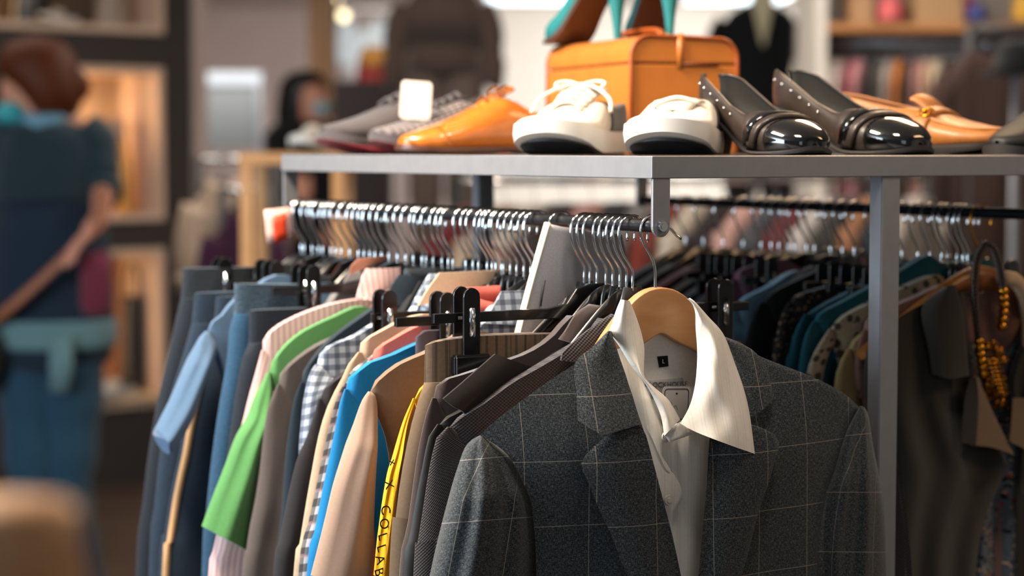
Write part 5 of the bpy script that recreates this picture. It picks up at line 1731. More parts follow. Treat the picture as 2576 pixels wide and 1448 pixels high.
# ---- ceiling lights
def spot(px, py, Y, label):
    c = at(px, py, Y)
    r = empty('spot_light', c, 0, label, 'spot light')
    mb = MB(); mb.tube([(0, 0, .03), (0, 0, CEIL - c.z)], .012, 8); mb.build('stem', MT['steel'], r)
    mb = MB(); mb.tube([(0, .0, .0), (0, .05, .035)], [.038, .045], 14); mb.build('lamp_can', plain('white_can', '#cfcac4', .5), r)
    mb = MB(); mb.ball((0, -.012, -.004), .034, 12, 8); mb.build('bulb', plain('lamp_glow', '#fff3d8', .5, emit='#ffe9b8', es=4), r)
spot(865, 38, 14.0, 'round spot light glowing on the far ceiling')
spot(842, -4, 13.2, 'nearer spot light at the top picture edge')
def panel_light(px0, px1, Y0, Y1, label):
    x0, x1 = (px0 - CX) / FPX * Y0, (px1 - CX) / FPX * Y0
    r = empty('ceiling_light', ((x0 + x1) / 2, (Y0 + Y1) / 2, CEIL), 0, label, 'ceiling light')
    mb = MB(); mb.box((0, 0, -.02), (x1 - x0 + .08, Y1 - Y0 + .08, .04)); mb.build('frame', plain('panel_frame', '#d8d4d0', .5), r, smooth=False)
    mb = MB(); mb.box((0, 0, -.043), (x1 - x0, Y1 - Y0, .008)); mb.build('diffuser', plain('panel_glow', '#ffffff', .5, emit='#e4f6ff', es=3.5), r, smooth=False)
panel_light(1225, 1440, 13.7, 14.4, 'bright rectangular ceiling light above the far wall')
panel_light(1740, 1990, 13.7, 14.4, 'second rectangular ceiling light behind the black cardigan')

# ---- hanging clothes and mannequins in the background
def mannequin(px, Y, label, top, low, ytop, yhip, yfoot, halfw, skin='#cbb28f', yaw=0.0, vneck=None):
    """dressed shop figure: neck at ytop, hips at yhip, plinth at yfoot (picture rows)"""
    c = at(px, yfoot, Y)
    z = lambda py: at(px, py, Y).z - c.z
    s = Y / FPX
    r = empty('mannequin', c, yaw, label, 'mannequin')
    hw = halfw * s
    zt, zh = z(ytop), z(yhip)
    def ring(w, d, zz, n=18): return [(w * math.cos(2 * math.pi * k / n), d * math.sin(2 * math.pi * k / n), zz) for k in range(n)]
    mb = MB()
    mb.loft([ring(.042, .042, zt - .02), ring(.045, .045, zt + .06), ring(.052, .06, zt + .10), ring(.075, .09, zt + .16), ring(.078, .095, zt + .22), ring(.06, .07, zt + .29), ring(.02, .02, zt + .32)])
    mb.build('figure', plain('mannequin_skin', skin, .6), r)
    mb = MB()
    H = zt - zh
    mb.loft([ring(.055, .05, zt), ring(hw * .72, .085, zt - .045), ring(hw * .92, .10, zt - .10), ring(hw * .88, .115, zt - .22), ring(hw * .78, .11, zt - .42 * H - .1), ring(hw * .86, .12, zh - .02), ring(hw * .88, .12, zh - .10)])
    mb.build('jacket', top, r)
    for sg in (-1, 1):
        mb = MB()
        mb.tube(catmull([(sg * hw * .80, 0, zt - .09), (sg * hw * 1.02, .0, zt - .18), (sg * hw * 1.10, -.01, zt - .40), (sg * hw * 1.16, -.03, zh - .05)], 18), [.055] * 7 + [.048] * 6 + [.042] * 6, 12)
        mb.build('sleeve', top, r)
        mb = MB()
        mb.tube(catmull([(sg * hw * .42, 0, zh - .02), (sg * hw * .42, 0, zh * .5), (sg * hw * .40, 0, .02)], 14), [.085] * 5 + [.07] * 5 + [.06] * 5, 14)
        mb.build('trouser_leg', low, r)
    if vneck:
        mb = MB()
        g = coons([(-.055, zt + .03), (.055, zt + .03)], [(-.004, zt - .20), (.004, zt - .20)], [(-.055, zt + .03), (-.004, zt - .20)], [(.055, zt + .03), (.004, zt - .20)], 8, 6)
        shell(mb, g, metric, tk(.118), tk(.07)); mb.build('shirt_front', vneck, r)
    pz = c.z
    if pz > .1:
        q = empty('plinth', (c.x, c.y, 0), 0, 'plain plinth under the ' + label.split(' on ')[0].split(' behind')[0].split(' beyond')[0], 'plinth')
        mb = MB(); mb.box((0, 0, pz / 2), (.5, .5, pz), bev=.01); mb.build('plinth_block', plain('grey_plinth', '#4a403b', .7), q, smooth=False)
    return r
mannequin(1118, 8.0, 'mannequin in a brown grey jacket and trousers beyond the white card', fab('brown_tweed', '#3d302b', heather='#5f5048', hs=.4, sx=80, sy=300), fab('grey_brown_trousers', '#50443e', var=.05), -40, 120, 700, 112)
mannequin(1905, 9.0, 'mannequin in a black cardigan behind the vanity case', C['black'], fab('dark_skirt', '#1c1918'), 6, 262, 900, 104, vneck=fab('cream_top', '#cfc3a0'))

def bg_shirt(px, py, Y, mat, label, w=.42, h=.6, yaw=0.0, group=None, sleeve=True, name='shirt', cat='shirt'):
    c = at(px, py, Y)
    F_ = Frame(c, yaw)
    r = empty(name, c, yaw, label, cat, group)
    k = w / 2
    mb = MB()
    tl = [(-k * .8, -.15), (-k * .5, -.11), (-.06, -.075), (0, -.09), (.06, -.075), (k * .5, -.11), (k * .8, -.15)]
    pillow(mb, [tl[0], (-k * .76, -.35), (-k * .8, -h)], [tl[-1], (k * .76, -.35), (k * .8, -h)], .022, n=14, m=14, rip=.008, rf=5, ph=px, top=tl, turn=False)
    mb.build('body', mat, r)
    if sleeve:
        for sg in (-1, 1):
            mb = MB()
            mb.tube(catmull([(sg * k * .76, 0, -.16), (sg * k * .95, 0, -.26), (sg * k * 1.02, 0, -.45), (sg * k * 1.03, 0, -h * .92)], 10), [.045] * 6 + [.036] * 5, 8, flat=.6)
            mb.build('sleeve', mat, r)
    hg = coat_hanger(F_, 'hanger of the ' + label, half=w / 2 * .7)
    return r

DULL = plain('dull_dark_steel', '#3c3b3c', .6)


def rail_bg(px0, px1, py, Y0, Y1, label, mat=None, legs=True):
    a, b = at(px0, py, Y0), at(px1, py, Y1)
    b.z = a.z
    r = empty('clothes_rail', (a.x, a.y, 0), 0, label, 'clothes rail')
    d = b - a
    mb = MB(); mb.tube([(0, 0, a.z - .0085), (d.x, d.y, a.z - .0085)], .012, 10); mb.build('rail', mat or MT['chrome'], r)
    if legs:
        for k in (0, 1):
            mb = MB(); mb.tube([(d.x * k, d.y * k, 0), (d.x * k, d.y * k, a.z)], .015, 10); mb.build('upright', mat or DULL, r)
    return a, b

# rail behind, seen under the shelf
COLS = [('#6b2224', 'red'), ('#b9a48e', 'beige'), ('#c9c0b6', 'off white'), ('#3a3032', 'dark brown'), ('#b98a84', 'dusty pink'), ('#23252b', 'black'), ('#7f7a78', 'grey'), ('#84382e', 'brick red'), ('#cbbfae', 'cream'),
        ('#2b2022', 'dark'), ('#d0a49a', 'pale pink'), ('#4a4b52', 'slate'), ('#6b2a2e', 'wine red'), ('#bfb8b2', 'white'), ('#34302e', 'charcoal'), ('#9a6a4a', 'brown'), ('#27313a', 'navy'), ('#b5aaa0', 'stone')]
a, b = rail_bg(1150, 2330, 448, 5.0, 5.9, 'chrome clothes rail behind the rack, seen under its shelf')
for i, (hx, nm) in enumerate(COLS):
    t = (i + .6) / len(COLS)
    p = a.lerp(b, t)
    c = p
    F_ = Frame((c.x, c.y, a.z), 1.05)
    r = empty('shirt', F_.O, F_.yaw, nm + ' shirt on the chrome rail behind the rack', 'shirt')
    k = .2
    tl = [(-k, -.15), (-k * .5, -.10), (-.06, -.07), (.06, -.07), (k * .5, -.10), (k, -.15)]
    mb = MB(); pillow(mb, [tl[0], (-k, -.4), (-k, -.66)], [tl[-1], (k, -.4), (k, -.66)], .026, n=12, m=14, rip=.008, rf=4, ph=i, top=tl, turn=False)
    mb.build('body', fab('rail_cloth_' + nm.replace(' ', '_'), hx, var=.06), r)
    for sg in (-1, 1):
        mb = MB(); mb.tube(catmull([(sg * k * .97, 0, -.16), (sg * k * 1.15, 0, -.3), (sg * k * 1.2, 0, -.6)], 8), .04, 8, flat=.7); mb.build('sleeve', bpy.data.materials['rail_cloth_' + nm.replace(' ', '_')], r)
    coat_hanger(F_, 'hanger of the ' + nm + ' shirt behind the rack', half=.16)

# ---- right hand wall unit: board, rail, clothes, boxes
UY = 7.0
u = empty('wall_unit', at(2330, 62, UY) * 1.0, 0, 'wooden wall shelf with a steel clothes rail below it', 'shelf unit')
u.location = ((2400 - CX) / FPX * UY, UY + .1, 0)
shz = at(2400, 62, UY).z
oak = woodmat('oak_board', '#a8703f', '#c48a55', (3, 14, 14), .5)
mb = MB(); mb.box((0, 0.05, shz - .014), (.92, .45, .028), bev=.002); mb.build('shelf_board', oak, u, smooth=False)
mb = MB(); mb.box((0, .33, shz / 2 + .2), (.92, .03, shz + .4)); mb.build('back_panel', plain('unit_back', '#a29a94', .8), u, smooth=False)
mb = MB(); mb.box((-.48, .10, 1.28), (.035, .5, 2.55)); mb.build('upright', plain('white_upright', '#cfc8bd', .6), u, smooth=False)
rz_ = at(2300, 104, UY).z
mb = MB(); mb.tube([(-.46, 0, rz_), (.46, 0, rz_)], .014, 10); mb.build('rail', MT['steel'], u)
for i, (px, hx, nm) in enumerate(((2100, '#c9c1ba', 'white'), (2128, '#b9a9a4', 'pale grey'), (2150, '#7a2430', 'dark red'), (2172, '#cf8f93', 'pink'), (2200, '#332a2a', 'black'), (2226, '#4a4540', 'dark grey'), (2248, '#a59a92', 'grey'), (2276, '#c8752e', 'orange'),
                                  (2300, '#2d2826', 'dark brown'), (2322, '#b07f78', 'dusty rose'), (2346, '#d0a890', 'peach'), (2372, '#d2c2a4', 'cream'), (2398, '#3b2c26', 'brown'), (2420, '#6d5348', 'tan'))):
    c = Vector(((px - CX) / FPX * UY, UY + .1, rz_ + .0085))
    F_ = Frame(c, 1.25)
    r = empty('garment', c, F_.yaw, nm + ' top hanging below the wooden wall shelf', 'clothing')
    k = .18
    tl = [(-k, -.15), (-k * .5, -.10), (-.05, -.07), (.05, -.07), (k * .5, -.10), (k, -.15)]
    mb = MB(); pillow(mb, [tl[0], (-k, -.4), (-k, -.62)], [tl[-1], (k, -.4), (k, -.62)], .016, n=10, m=12, rip=.006, rf=4, ph=i, top=tl, turn=False)
    mb.build('body', fab('unit_cloth_' + nm.replace(' ', '_'), hx, var=.06), r)
    coat_hanger(F_, 'steel hanger of the ' + nm + ' top under the wall shelf', mat=plain('steel_blue_hanger', '#86a2ae', .35, .5), half=.15)
def carton(px0, px1, py0, Y, mat, label, d=.2, name='box', cat='box'):
    x0, x1 = (px0 - CX) / FPX * Y, (px1 - CX) / FPX * Y
    z1 = at(px0, py0, Y).z
    r = empty(name, ((x0 + x1) / 2, Y + .06, shz + .0005), 0, label, cat)
    h = z1 - shz
    mb = MB(); mb.box((0, 0, h * .4), (x1 - x0, d, h * .8), bev=.004); mb.build('box_base', mat, r, smooth=False)
    mb = MB(); mb.box((0, 0, h * .9), (x1 - x0 + .006, d + .006, h * .2), bev=.004); mb.build('lid', mat, r, smooth=False)
carton(2130, 2186, -30, UY, plain('kraft_box', '#a9815a', .7), 'kraft cardboard box at the left end of the wall shelf')
carton(2290, 2410, -40, UY, plain('tan_box', '#b08a60', .7), 'wide tan box on the wall shelf between two colourful bags')
UF = Frame(((2400 - CX) / FPX * UY, UY, 0), 0)
bag('handbag', 'coral pink handbag on the wall shelf', UF, 2204, -4, 2274, 52, .0, plain('coral_bag', '#d05a5c', .5), th=.06)
bag('handbag', 'magenta handbag on the wall shelf', UF, 2408, -8, 2452, 52, -.06, plain('magenta_bag', '#b0407f', .5), th=.05)
bag('handbag', 'blue pouch in front of the magenta handbag', UF, 2432, 14, 2482, 52, .09, plain('blue_bag', '#24367a', .5), th=.04, handle=False)
bag('handbag', 'yellow handbag at the right end of the wall shelf', UF, 2548, -10, 2600, 52, .0, plain('yellow_bag', '#d8a22c', .5), th=.05)
# brown coat beside the unit and a black hat on it
bg_shirt(2482, 66, 6.3, fab('dark_brown_coat', '#3a2823', var=.1), 'long dark brown coat hanging right of the wall unit clothes', w=.30, h=.9, name='coat', cat='coat', sleeve=True)
a2, b2 = rail_bg(2440, 2640, 66, 6.3, 6.3, 'short rail carrying the long dark brown coat', mat=DULL)
hat = empty('felt_hat', at(2556, 165, 5.6), 0, 'black felt hat at the right picture edge', 'hat')
mb = MB(); mb.tube([(0, 0, -.02), (0, 0, .0), (0, 0, .05), (0, 0, .075)], [.075, .062, .056, .03], 18); mb.build('crown', C['black'], hat)
mb = MB(); mb.tube([(0, 0, -.026), (0, 0, -.018)], [.10, .10], 22); mb.build('brim', C['black'], hat)
hs = empty('hat_stand', (hat.location.x, hat.location.y, 0), 0, 'thin stand under the black felt hat', 'stand')
mb = MB(); mb.tube([(0, 0, 0), (0, 0, hat.location.z - .026)], .012, 8); mb.build('pole', MT['steel'], hs)
mb = MB(); mb.tube([(0, 0, 0), (0, 0, .02)], .13, 18); mb.build('base', MT['steel'], hs)
# white striped shirts behind the pumps
a3, b3 = rail_bg(2005, 2090, 60, 7.9, 7.9, 'short rail with two white shirts behind the black pumps', mat=DULL)
cw = fab('white_ribbed_cloth', '#cbbfae', stripes=[('y', .03, .006, '#a2978a', .6)])
bg_shirt(2030, 60, 7.9, cw, 'off white ribbed shirt behind the second black pump', w=.3, h=.66, yaw=1.2)
bg_shirt(2062, 60, 7.95, fab('white_plain_cloth', '#d2cabd'), 'plain off white shirt beside the wall unit', w=.3, h=.66, yaw=1.2)

# ---- middle distance left: display stand, boards, shopper goods
pine = woodmat('pine_stand', '#b98450', '#cf9c68', (4, 12, 12), .5)
stx = (740 - CX) / FPX * 4.6
r = empty('display_stand', (stx, 4.7, 0), 0, 'tall wooden display stand beyond the far shelf end', 'display stand')
tz = at(700, 383, 4.6).z
mb = MB(); mb.box((0, 0, tz - .014), (.24, .3, .028), bev=.002); mb.build('stand_top', pine, r, smooth=False)
for sx in (-.105, .105):
    for sy in (-.13, .13):
        mb = MB(); mb.box((sx, sy, (tz - .028) / 2), (.028, .028, tz - .028)); mb.build('leg', pine, r, smooth=False)
shoe_at(s2, 'cream sneaker on the tall wooden display stand', (838, 4.70), (752, 4.50), tz, .28)
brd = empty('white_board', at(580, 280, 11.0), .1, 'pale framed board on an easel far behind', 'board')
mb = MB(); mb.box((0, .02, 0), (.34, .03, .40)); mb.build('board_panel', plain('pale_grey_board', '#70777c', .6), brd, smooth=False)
mb = MB(); mb.box((0, -.0, .18), (.34, .03, .07)); mb.build('header', plain('glowing_header', '#98a4b0', .5, emit='#dfeefa', es=.02), brd, smooth=False)  # header emits faintly to look bright, though it is no lamp
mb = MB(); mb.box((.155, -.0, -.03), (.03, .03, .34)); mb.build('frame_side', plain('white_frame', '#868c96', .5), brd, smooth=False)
mb = MB()
bz = brd.location.z
for sx in (-.14, .14): mb.tube([(sx, .05, .1), (sx * 1.4, .05, -bz)], .012, 8)
mb.build('easel_legs', MT['steel'], brd)
a4, b4 = rail_bg(500, 690, 395, 6.6, 6.7, 'low rail with a cream jumper and a purple shirt left of the rack')
bg_shirt(560, 395, 6.62, fab('cream_jumper', '#b8a595', var=.08), 'cream jumper on the low rail left of the rack', w=.26, h=.42, yaw=.5)
bg_shirt(612, 470, 6.2, fab('purple_cloth', '#3d1830', var=.06), 'purple shirt on the low rail left of the rack', w=.22, h=.5, yaw=.2)
rail_bg(560, 668, 470, 6.2, 6.2, 'short rail carrying the purple shirt')
bg_shirt(640, 410, 6.66, C['char'], 'charcoal jumper on the low rail left of the rack', w=.24, h=.6, yaw=.9)
# bags on the far side
FF = Frame(at(930, 300, 9.0), 0)
bag('shopping_bag', 'red and yellow shopping bag held up far behind the runners', FF, 895, 130, 990, 205, .0, plain('red_bag', '#cc3c30', .5), th=.06, handle=False)
bag('shopping_bag', 'yellow pouch above the red shopping bag', FF, 905, 118, 985, 165, .09, plain('amber_bag', '#f0a436', .5), th=.04, handle=False)
pl = empty('side_table', (FF.O.x, 9.0, 0), 0, 'dark table carrying the red and yellow bags', 'table')
tzz = at(930, 206, 9.0).z
mb = MB(); mb.box((0, 0, tzz - .15), (.30, .3, .30)); mb.build('table_body', plain('dark_brown_table', '#2c1a14', .6), pl, smooth=False)
mb = MB(); mb.box((0, 0, (tzz - .3) / 2), (.2, .2, tzz - .3)); mb.build('pedestal', plain('dark_brown_pedestal', '#241712', .6), pl, smooth=False)
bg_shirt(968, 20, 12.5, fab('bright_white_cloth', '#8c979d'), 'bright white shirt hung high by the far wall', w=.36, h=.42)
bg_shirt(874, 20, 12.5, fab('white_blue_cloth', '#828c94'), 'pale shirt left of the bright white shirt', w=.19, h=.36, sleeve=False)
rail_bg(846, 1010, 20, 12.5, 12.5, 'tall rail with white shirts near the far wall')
cu = MB()
P_ = []
for i in range(2):
    P_.append([((780 + 70 * k / 16 - CX) / FPX * 13.0, 13.0 + .03 * math.sin(k * 1.6), (CEIL - .05) * (1 - i) + .8 * i) for k in range(17)])
cu.grid(P_)
o = cu.build('warm_wall_strip', fab('warm_wall_tint', '#86684a', var=.05), solid=.01); tag(o, 'added strip tinted like a warm lit stretch of the far wall', 'warm_wall_strip')  # stands in for warm light on the wall, put into cloth colour
# ------------------------------------------------------------------ people
def skin_mesh(name, J, E, root, mat, sub=2):
    """J: name -> (point, radius x, radius y); one continuous surface"""
    keys = list(J)
    me = bpy.data.meshes.new(name)
    me.from_pydata([tuple(J[k][0]) for k in keys], [(keys.index(a), keys.index(b)) for a, b in E], [])
    o = bpy.data.objects.new(name, me); COL.objects.link(o); o.parent = root
    me.materials.append(mat)
    md = o.modifiers.new('skin', 'SKIN'); md.use_smooth_shade = True
    sv = me.skin_vertices[0].data
    for i, k in enumerate(keys):
        sv[i].radius = (J[k][1], J[k][2]); sv[i].use_root = (i == 0)
    sb = o.modifiers.new('sub', 'SUBSURF'); sb.levels = sb.render_levels = sub
    return o
skin_m = plain('skin', '#c98a70', .55)
def ringl(c, w, d, n=20, ax=None):
    return [Vector(c) + Vector((w * math.cos(2 * math.pi * k / n), d * math.sin(2 * math.pi * k / n), 0)) for k in range(n)]

# ---- woman with reddish hair at the left picture edge
Y1 = 6.0
base = at(130, 930, Y1); base.z = 0
per = empty('person', base, 0, 'person with red brown hair, turquoise mask and dark teal top by the display wall', 'person')
def q(px, py, dy=0.0):
    v = at(px, py, Y1 + dy); return Vector((v.x - base.x, v.y - base.y, v.z))
J = {'pelvis': (q(130, 930), .09, .07), 'waist': (q(125, 760), .095, .075), 'chest': (q(122, 480), .115, .085), 'collar': (q(115, 345), .085, .07), 'neck': (q(108, 300, .0), .052, .052), 'jaw': (q(92, 262, -.01), .062, .07), 'face': (q(66, 224, -.01), .072, .085), 'crown': (q(92, 150), .078, .085), 'nose': (q(2, 240, -.02), .014, .014),
     'sho_r': (q(228, 350), .062, .062), 'elb_r': (q(262, 470, -.03), .038, .038), 'wri_r': (q(250, 548, -.17), .028, .026), 'palm_r': (q(232, 580, -.22), .036, .020),
     'sho_l': (q(18, 355), .062, .062), 'elb_l': (q(-18, 520, .02), .038, .038), 'wri_l': (q(-34, 690, -.04), .028, .026), 'palm_l': (q(-38, 730, -.06), .036, .020),
     'hip_r': (q(174, 985), .066, .064), 'kne_r': (q(168, 1240, -.05), .058, .06), 'ank_r': (q(222, 1470, .10), .040, .042), 'toe_r': (q(190, 1520, -.08), .036, .026),
     'hip_l': (q(84, 985), .066, .064), 'kne_l': (q(85, 1240, -.08), .058, .06), 'ank_l': (q(100, 1480, .05), .040, .042), 'toe_l': (q(70, 1525, -.12), .036, .026)}
E = [('pelvis', 'waist'), ('waist', 'chest'), ('chest', 'collar'), ('collar', 'neck'), ('neck', 'jaw'), ('jaw', 'face'), ('face', 'crown'), ('face', 'nose'),
     ('collar', 'sho_r'), ('sho_r', 'elb_r'), ('elb_r', 'wri_r'), ('wri_r', 'palm_r'), ('collar', 'sho_l'), ('sho_l', 'elb_l'), ('elb_l', 'wri_l'), ('wri_l', 'palm_l'),
     ('pelvis', 'hip_r'), ('hip_r', 'kne_r'), ('kne_r', 'ank_r'), ('ank_r', 'toe_r'), ('pelvis', 'hip_l'), ('hip_l', 'kne_l'), ('kne_l', 'ank_l'), ('ank_l', 'toe_l')]
def fingers(J, E, palm, d, side, pre):
    for i, (off, ln) in enumerate(((-.024, .062), (-.008, .072), (.008, .068), (.022, .052))):
        a = palm + d * .04 + side * off; b = a + d * ln * .55 + Vector((0, 0, -.012)); c = b + d * ln * .35 + Vector((0, 0, -.03))
        for nm, v, rr in (('a', a, .010), ('b', b, .009), ('c', c, .007)):
            J['%s%d%s' % (pre, i, nm)] = (v, rr, rr)
        E += [(palm_k[pre], '%s%da' % (pre, i)), ('%s%da' % (pre, i), '%s%db' % (pre, i)), ('%s%db' % (pre, i), '%s%dc' % (pre, i))]
    a = palm - side * .030 + d * .0; b = a + d * .035 - side * .018 + Vector((0, 0, -.012))
    J[pre + 'ta'] = (a, .011, .011); J[pre + 'tb'] = (b, .009, .009)
    E += [(palm_k[pre], pre + 'ta'), (pre + 'ta', pre + 'tb')]
palm_k = {'fr': 'palm_r', 'fl': 'palm_l'}
fingers(J, E, J['palm_r'][0], Vector((-.7, -.3, -.6)).normalized(), Vector((.5, -.8, 0)), 'fr')
fingers(J, E, J['palm_l'][0], Vector((.1, -.2, -.97)).normalized(), Vector((0, 1, 0)), 'fl')
skin_mesh('body', J, E, per, skin_m)
hairm = fab('red_brown_hair', '#431b08', heather='#96480f', hs=.5, sx=30, sy=600, sheen=0, rough=.6)
mb = MB()
hc = q(98, 178, .01)
rows = []
for (px, py, w, d) in ((92, 92, .02, .02), (92, 106, .080, .085), (94, 138, .112, .112), (100, 180, .122, .125), (122, 218, .100, .125), (136, 252, .082, .115), (140, 280, .066, .09), (140, 298, .04, .05)):
    rows.append(ringl(q(px, py, .0), w, d))
mb.loft(rows[::-1])
mb.ball(q(186, 218, .02), (.05, .05, .052), 14, 10)
mb.build('hair', hairm, per)
mb = MB(); mb.ball(q(34, 286, -.02), (.056, .075, .040), 16, 10)
mb.build('face_mask', plain('turquoise_mask', '#3aa3ad', .7), per)
mb = MB(); mb.tube([q(60, 300, -.03), q(100, 312, -.07), q(140, 300, -.05), q(165, 285, .02)], [.03, .028, .03, .026], 10)
mb.build('scarf', fab('pale_blue_scarf', '#6f9ab0', var=.1), per)
tealm = fab('dark_teal_knit', '#1c2f37', var=.05, sheen=.3)
mb = MB()
rows = []
for (px, py, w, d) in ((118, 296, .075, .075), (122, 312, .125, .10), (126, 332, .168, .125), (126, 360, .185, .14), (125, 430, .185, .15), (124, 480, .183, .15), (123, 500, .178, .148)):
    rows.append(ringl(q(px, py, .02), w, d))
mb.loft(rows[::-1])
mb.build('top', tealm, per)
mb = MB()
rows = []
for (px, py, w, d) in ((123, 490, .165, .135), (124, 600, .182, .14), (124, 720, .196, .145), (124, 800, .198, .145), (124, 900, .19, .145), (122, 925, .16, .13)):
    rows.append(ringl(q(px, py, .02), w, d))
mb.loft(rows[::-1])
mb.build('denim_jacket', C['jean_navy'], per)
for a, b, c, d_ in (('sho_r', 'elb_r', 'wri_r', 1), ('sho_l', 'elb_l', 'wri_l', -1)):
    mb = MB()
    A, B_, D_ = J[a][0], J[b][0], J[c][0]
    mb.tube(catmull([A + Vector((-.03 * d_, 0, .02)), A + Vector((.012 * d_, 0, -.02)), A.lerp(B_, .6), B_, B_.lerp(D_, .25)], 14), [.074] * 5 + [.066] * 5 + [.056] * 5, 14)
    mb.build('sleeve', tealm, per)
for a in ('r', 'l'):
    mb = MB()
    A, K, N = J['hip_' + a][0], J['kne_' + a][0], J['ank_' + a][0]
    mb.tube(catmull([A + Vector((0, 0, .10)), A, A.lerp(K, .5), K, K.lerp(N, .5), N], 24), [.105] * 6 + [.092] * 5 + [.078] * 5 + [.066] * 5 + [.058] * 4, 16)
    mb.build('trouser_leg', fab('blue_jeans_cloth', '#1b3b50', heather='#4d7690', hs=.3, sx=60, sy=300), per)
    mb = MB()
    T = J['toe_' + a][0]
    mb.tube([Vector((N.x, N.y + .06, .045)), Vector((N.x, N.y, .055)), N.lerp(T, .6) * 1.0, T + Vector((0, -.06, 0))], [.04, .048, .045, .03], 12, flat=.8)
    mb.build('shoe', plain('dark_shoe', '#1b1714', .5), per)
# belt of paler cloth around her hips
mb = MB()
rows = [ringl(q(128, y, .02), w, .152) for y, w in ((800, .196), (806, .203), (862, .203), (870, .196))]
mb.loft(rows[::-1]); mb.build('hip_band', fab('pale_teal_rib', '#5f8086', var=.06), per)
mb = MB(); mb.tube([q(152, 850, -.14), q(154, 920, -.16), q(150, 985, -.15)], [.034, .036, .028], 12, flat=.5)
mb.build('band_end', bpy.data.materials['pale_teal_rib'], per)
# her shoulder bag
bgp = empty('shoulder_bag', (base.x, base.y, 0), 0, 'brown strapped dark shoulder bag carried by the person with red brown hair', 'bag')
mb = MB()
sp = [q(262, 470, -.17), q(240, 556, -.22), q(170, 640, -.21), (q(90, 716, -.20)), q(10, 786, -.18), q(-40, 820, -.10)]
mb.tube(catmull(sp, 20), .016, 8, flat=.5); mb.build('strap', plain('tan_strap', '#9a5f42', .5), bgp)
mb = MB(); mb.ball(q(-80, 900, -.12), (.12, .06, .12), 16, 10); mb.build('bag_body', plain('dark_shoulder_bag', '#161a20', .5), bgp)
gm = empty('folded_garment', (base.x, base.y - .03, 0), 0, 'dark red garment held against the arm of the person with red brown hair', 'clothing')
mb = MB(); mb.tube([q(244, 632, -.14), q(246, 690, -.15), q(245, 765, -.14), q(244, 790, -.13)], [.040, .046, .046, .036], 14, flat=.45); mb.build('cloth', fab('dark_red_cloth', '#6d2a3c', var=.08), gm)

# ---- shopper in black further back
Y2 = 9.0
b2_ = at(775, 800, Y2); b2_.z = 0
per2 = empty('person', b2_, 0, 'person with black hair, pale mask and black coat far behind the shelf end', 'person')
def q2(px, py, dy=0.0):
    v = at(px, py, Y2 + dy); return Vector((v.x - b2_.x, v.y - b2_.y, v.z))
J2 = {'pelvis': (q2(770, 700), .13, .10), 'chest': (q2(765, 450), .15, .11), 'collar': (q2(766, 340), .08, .07), 'neck': (q2(770, 312), .05, .05), 'jaw': (q2(786, 284, -.02), .06, .07), 'face': (q2(790, 248, -.03), .078, .088), 'crown': (q2(776, 205), .075, .085), 'nose': (q2(828, 256, -.05), .013, .013),
      'sho_r': (q2(835, 355), .06, .06), 'elb_r': (q2(850, 500, -.03), .04, .04), 'wri_r': (q2(845, 560, -.2), .028, .026), 'palm_r': (q2(842, 575, -.28), .036, .02),
      'sho_l': (q2(705, 355), .06, .06), 'elb_l': (q2(694, 500, -.03), .04, .04), 'wri_l': (q2(706, 560, -.2), .028, .026), 'palm_l': (q2(712, 575, -.28), .036, .02),
      'hip_r': (q2(800, 740), .085, .08), 'kne_r': (q2(802, 940, -.03), .056, .058), 'ank_r': (q2(802, 1120, .02), .04, .04), 'toe_r': (q2(806, 1142, -.16), .035, .025),
      'hip_l': (q2(742, 740), .085, .08), 'kne_l': (q2(742, 940, -.03), .056, .058), 'ank_l': (q2(742, 1120, .02), .04, .04), 'toe_l': (q2(738, 1142, -.16), .035, .025)}
E2 = [('pelvis', 'chest'), ('chest', 'collar'), ('collar', 'neck'), ('neck', 'jaw'), ('jaw', 'face'), ('face', 'crown'), ('face', 'nose'), ('collar', 'sho_r'), ('sho_r', 'elb_r'), ('elb_r', 'wri_r'), ('wri_r', 'palm_r'), ('collar', 'sho_l'), ('sho_l', 'elb_l'), ('elb_l', 'wri_l'), ('wri_l', 'palm_l'),
      ('pelvis', 'hip_r'), ('hip_r', 'kne_r'), ('kne_r', 'ank_r'), ('ank_r', 'toe_r'), ('pelvis', 'hip_l'), ('hip_l', 'kne_l'), ('kne_l', 'ank_l'), ('ank_l', 'toe_l')]
fingers(J2, E2, J2['palm_r'][0], Vector((-.2, -.95, -.2)).normalized(), Vector((.95, -.2, 0)), 'fr')
fingers(J2, E2, J2['palm_l'][0], Vector((.2, -.95, -.2)).normalized(), Vector((-.95, -.2, 0)), 'fl')
skin_mesh('body', J2, E2, per2, skin_m)
mb = MB()
mb.loft([ringl(q2(x, y, .03), w, d) for x, y, w, d in ((768, 176, .02, .02), (768, 186, .08, .085), (766, 210, .112, .11), (760, 245, .112, .105), (752, 285, .105, .09), (748, 320, .095, .07), (748, 335, .05, .04))][::-1])
mb.build('hair', plain('black_hair', '#0d0a09', .5), per2)
mb = MB(); mb.ball(q2(808, 272, -.04), (.055, .07, .042), 14, 9); mb.build('face_mask', plain('pale_mask', '#9fb6bd', .7), per2)
mb = MB()
mb.loft([ringl(q2(x, y, .02), w, d) for x, y, w, d in ((768, 298, .07, .07), (766, 312, .14, .11), (765, 340, .185, .14), (765, 480, .185, .15), (766, 640, .19, .16), (768, 800, .21, .17))][::-1])
mb.build('coat', C['black'], per2)
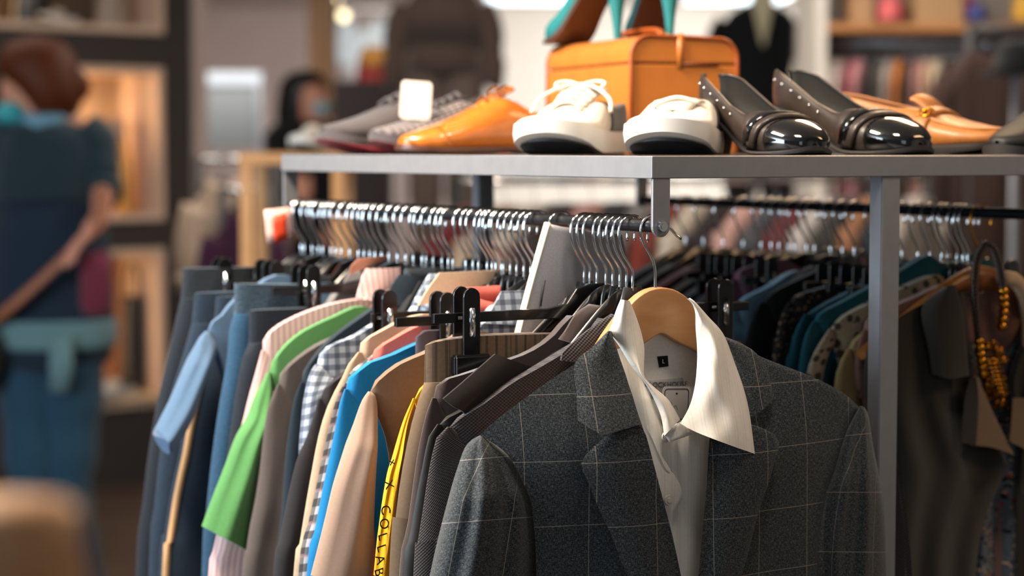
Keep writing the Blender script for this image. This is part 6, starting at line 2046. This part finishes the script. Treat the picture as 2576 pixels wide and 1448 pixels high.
for a, d_ in (('r', 1), ('l', -1)):
    mb = MB(); A, B_, D_ = J2['sho_' + a][0], J2['elb_' + a][0], J2['wri_' + a][0]
    mb.tube(catmull([A + Vector((-.02 * d_, 0, .02)), A.lerp(B_, .5), B_, B_.lerp(D_, .9)], 12), [.078] * 4 + [.066] * 5 + [.052] * 4, 12); mb.build('sleeve', C['black'], per2)
    mb = MB(); A, K, N = J2['hip_' + a][0], J2['kne_' + a][0], J2['ank_' + a][0]
    mb.tube(catmull([A, K, N], 16), [.10] * 6 + [.078] * 6 + [.06] * 5, 12); mb.build('trouser_leg', C['char'], per2)
    mb = MB(); T = J2['toe_' + a][0]
    mb.tube([Vector((N.x, N.y + .06, .045)), Vector((N.x, N.y, .05)), N.lerp(T, .6), T + Vector((0, -.05, 0))], [.04, .046, .044, .03], 12, flat=.8); mb.build('shoe', bpy.data.materials['dark_shoe'], per2)

# ---- tan bag close to the camera at the lower left edge
nb = Vector((-.165, .70, 1.246))
sb_ = empty('tan_handbag', (nb.x - .012, nb.y, nb.z - .10), .2, 'out of focus tan leather handbag at the lower left edge', 'bag')
mb = MB()
pillow(mb, [(-.045, .128), (-.055, .05), (-.06, -.05), (-.05, -.06)], [(.022, .128), (.034, .05), (.040, -.05), (.03, -.06)], .03, n=16, m=12)
mb.build('bag_body', plain('tan_bag_leather', '#b58458', .45, coat=.2), sb_)
mb = MB(); mb.tube(catmull([(-.04, 0, .12), (-.06, 0, .14), (-.09, 0, .15), (-.10, 0, .06)], 14), .004, 8); mb.build('handle', bpy.data.materials['tan_bag_leather'], sb_)
mb = MB(); mb.ball((.010, -.030, .100), .0045, 10, 8); mb.build('stud', MT['gold'], sb_)
tb = empty('display_table', (nb.x - .05, nb.y, 0), .2, 'small dark table under the tan handbag', 'table')
tzb = nb.z - .10 - .0605
mb = MB(); mb.box((0, 0, tzb - .01), (.16, .16, .02), bev=.002); mb.build('table_top', plain('dark_table_top', '#2a201b', .5), tb, smooth=False)
mb = MB(); mb.tube([(0, 0, .01), (0, 0, tzb - .02)], .012, 10); mb.build('table_leg', MT['steel'], tb)
mb = MB(); mb.tube([(0, 0, 0), (0, 0, .015)], .07, 20); mb.build('table_foot', MT['steel'], tb)
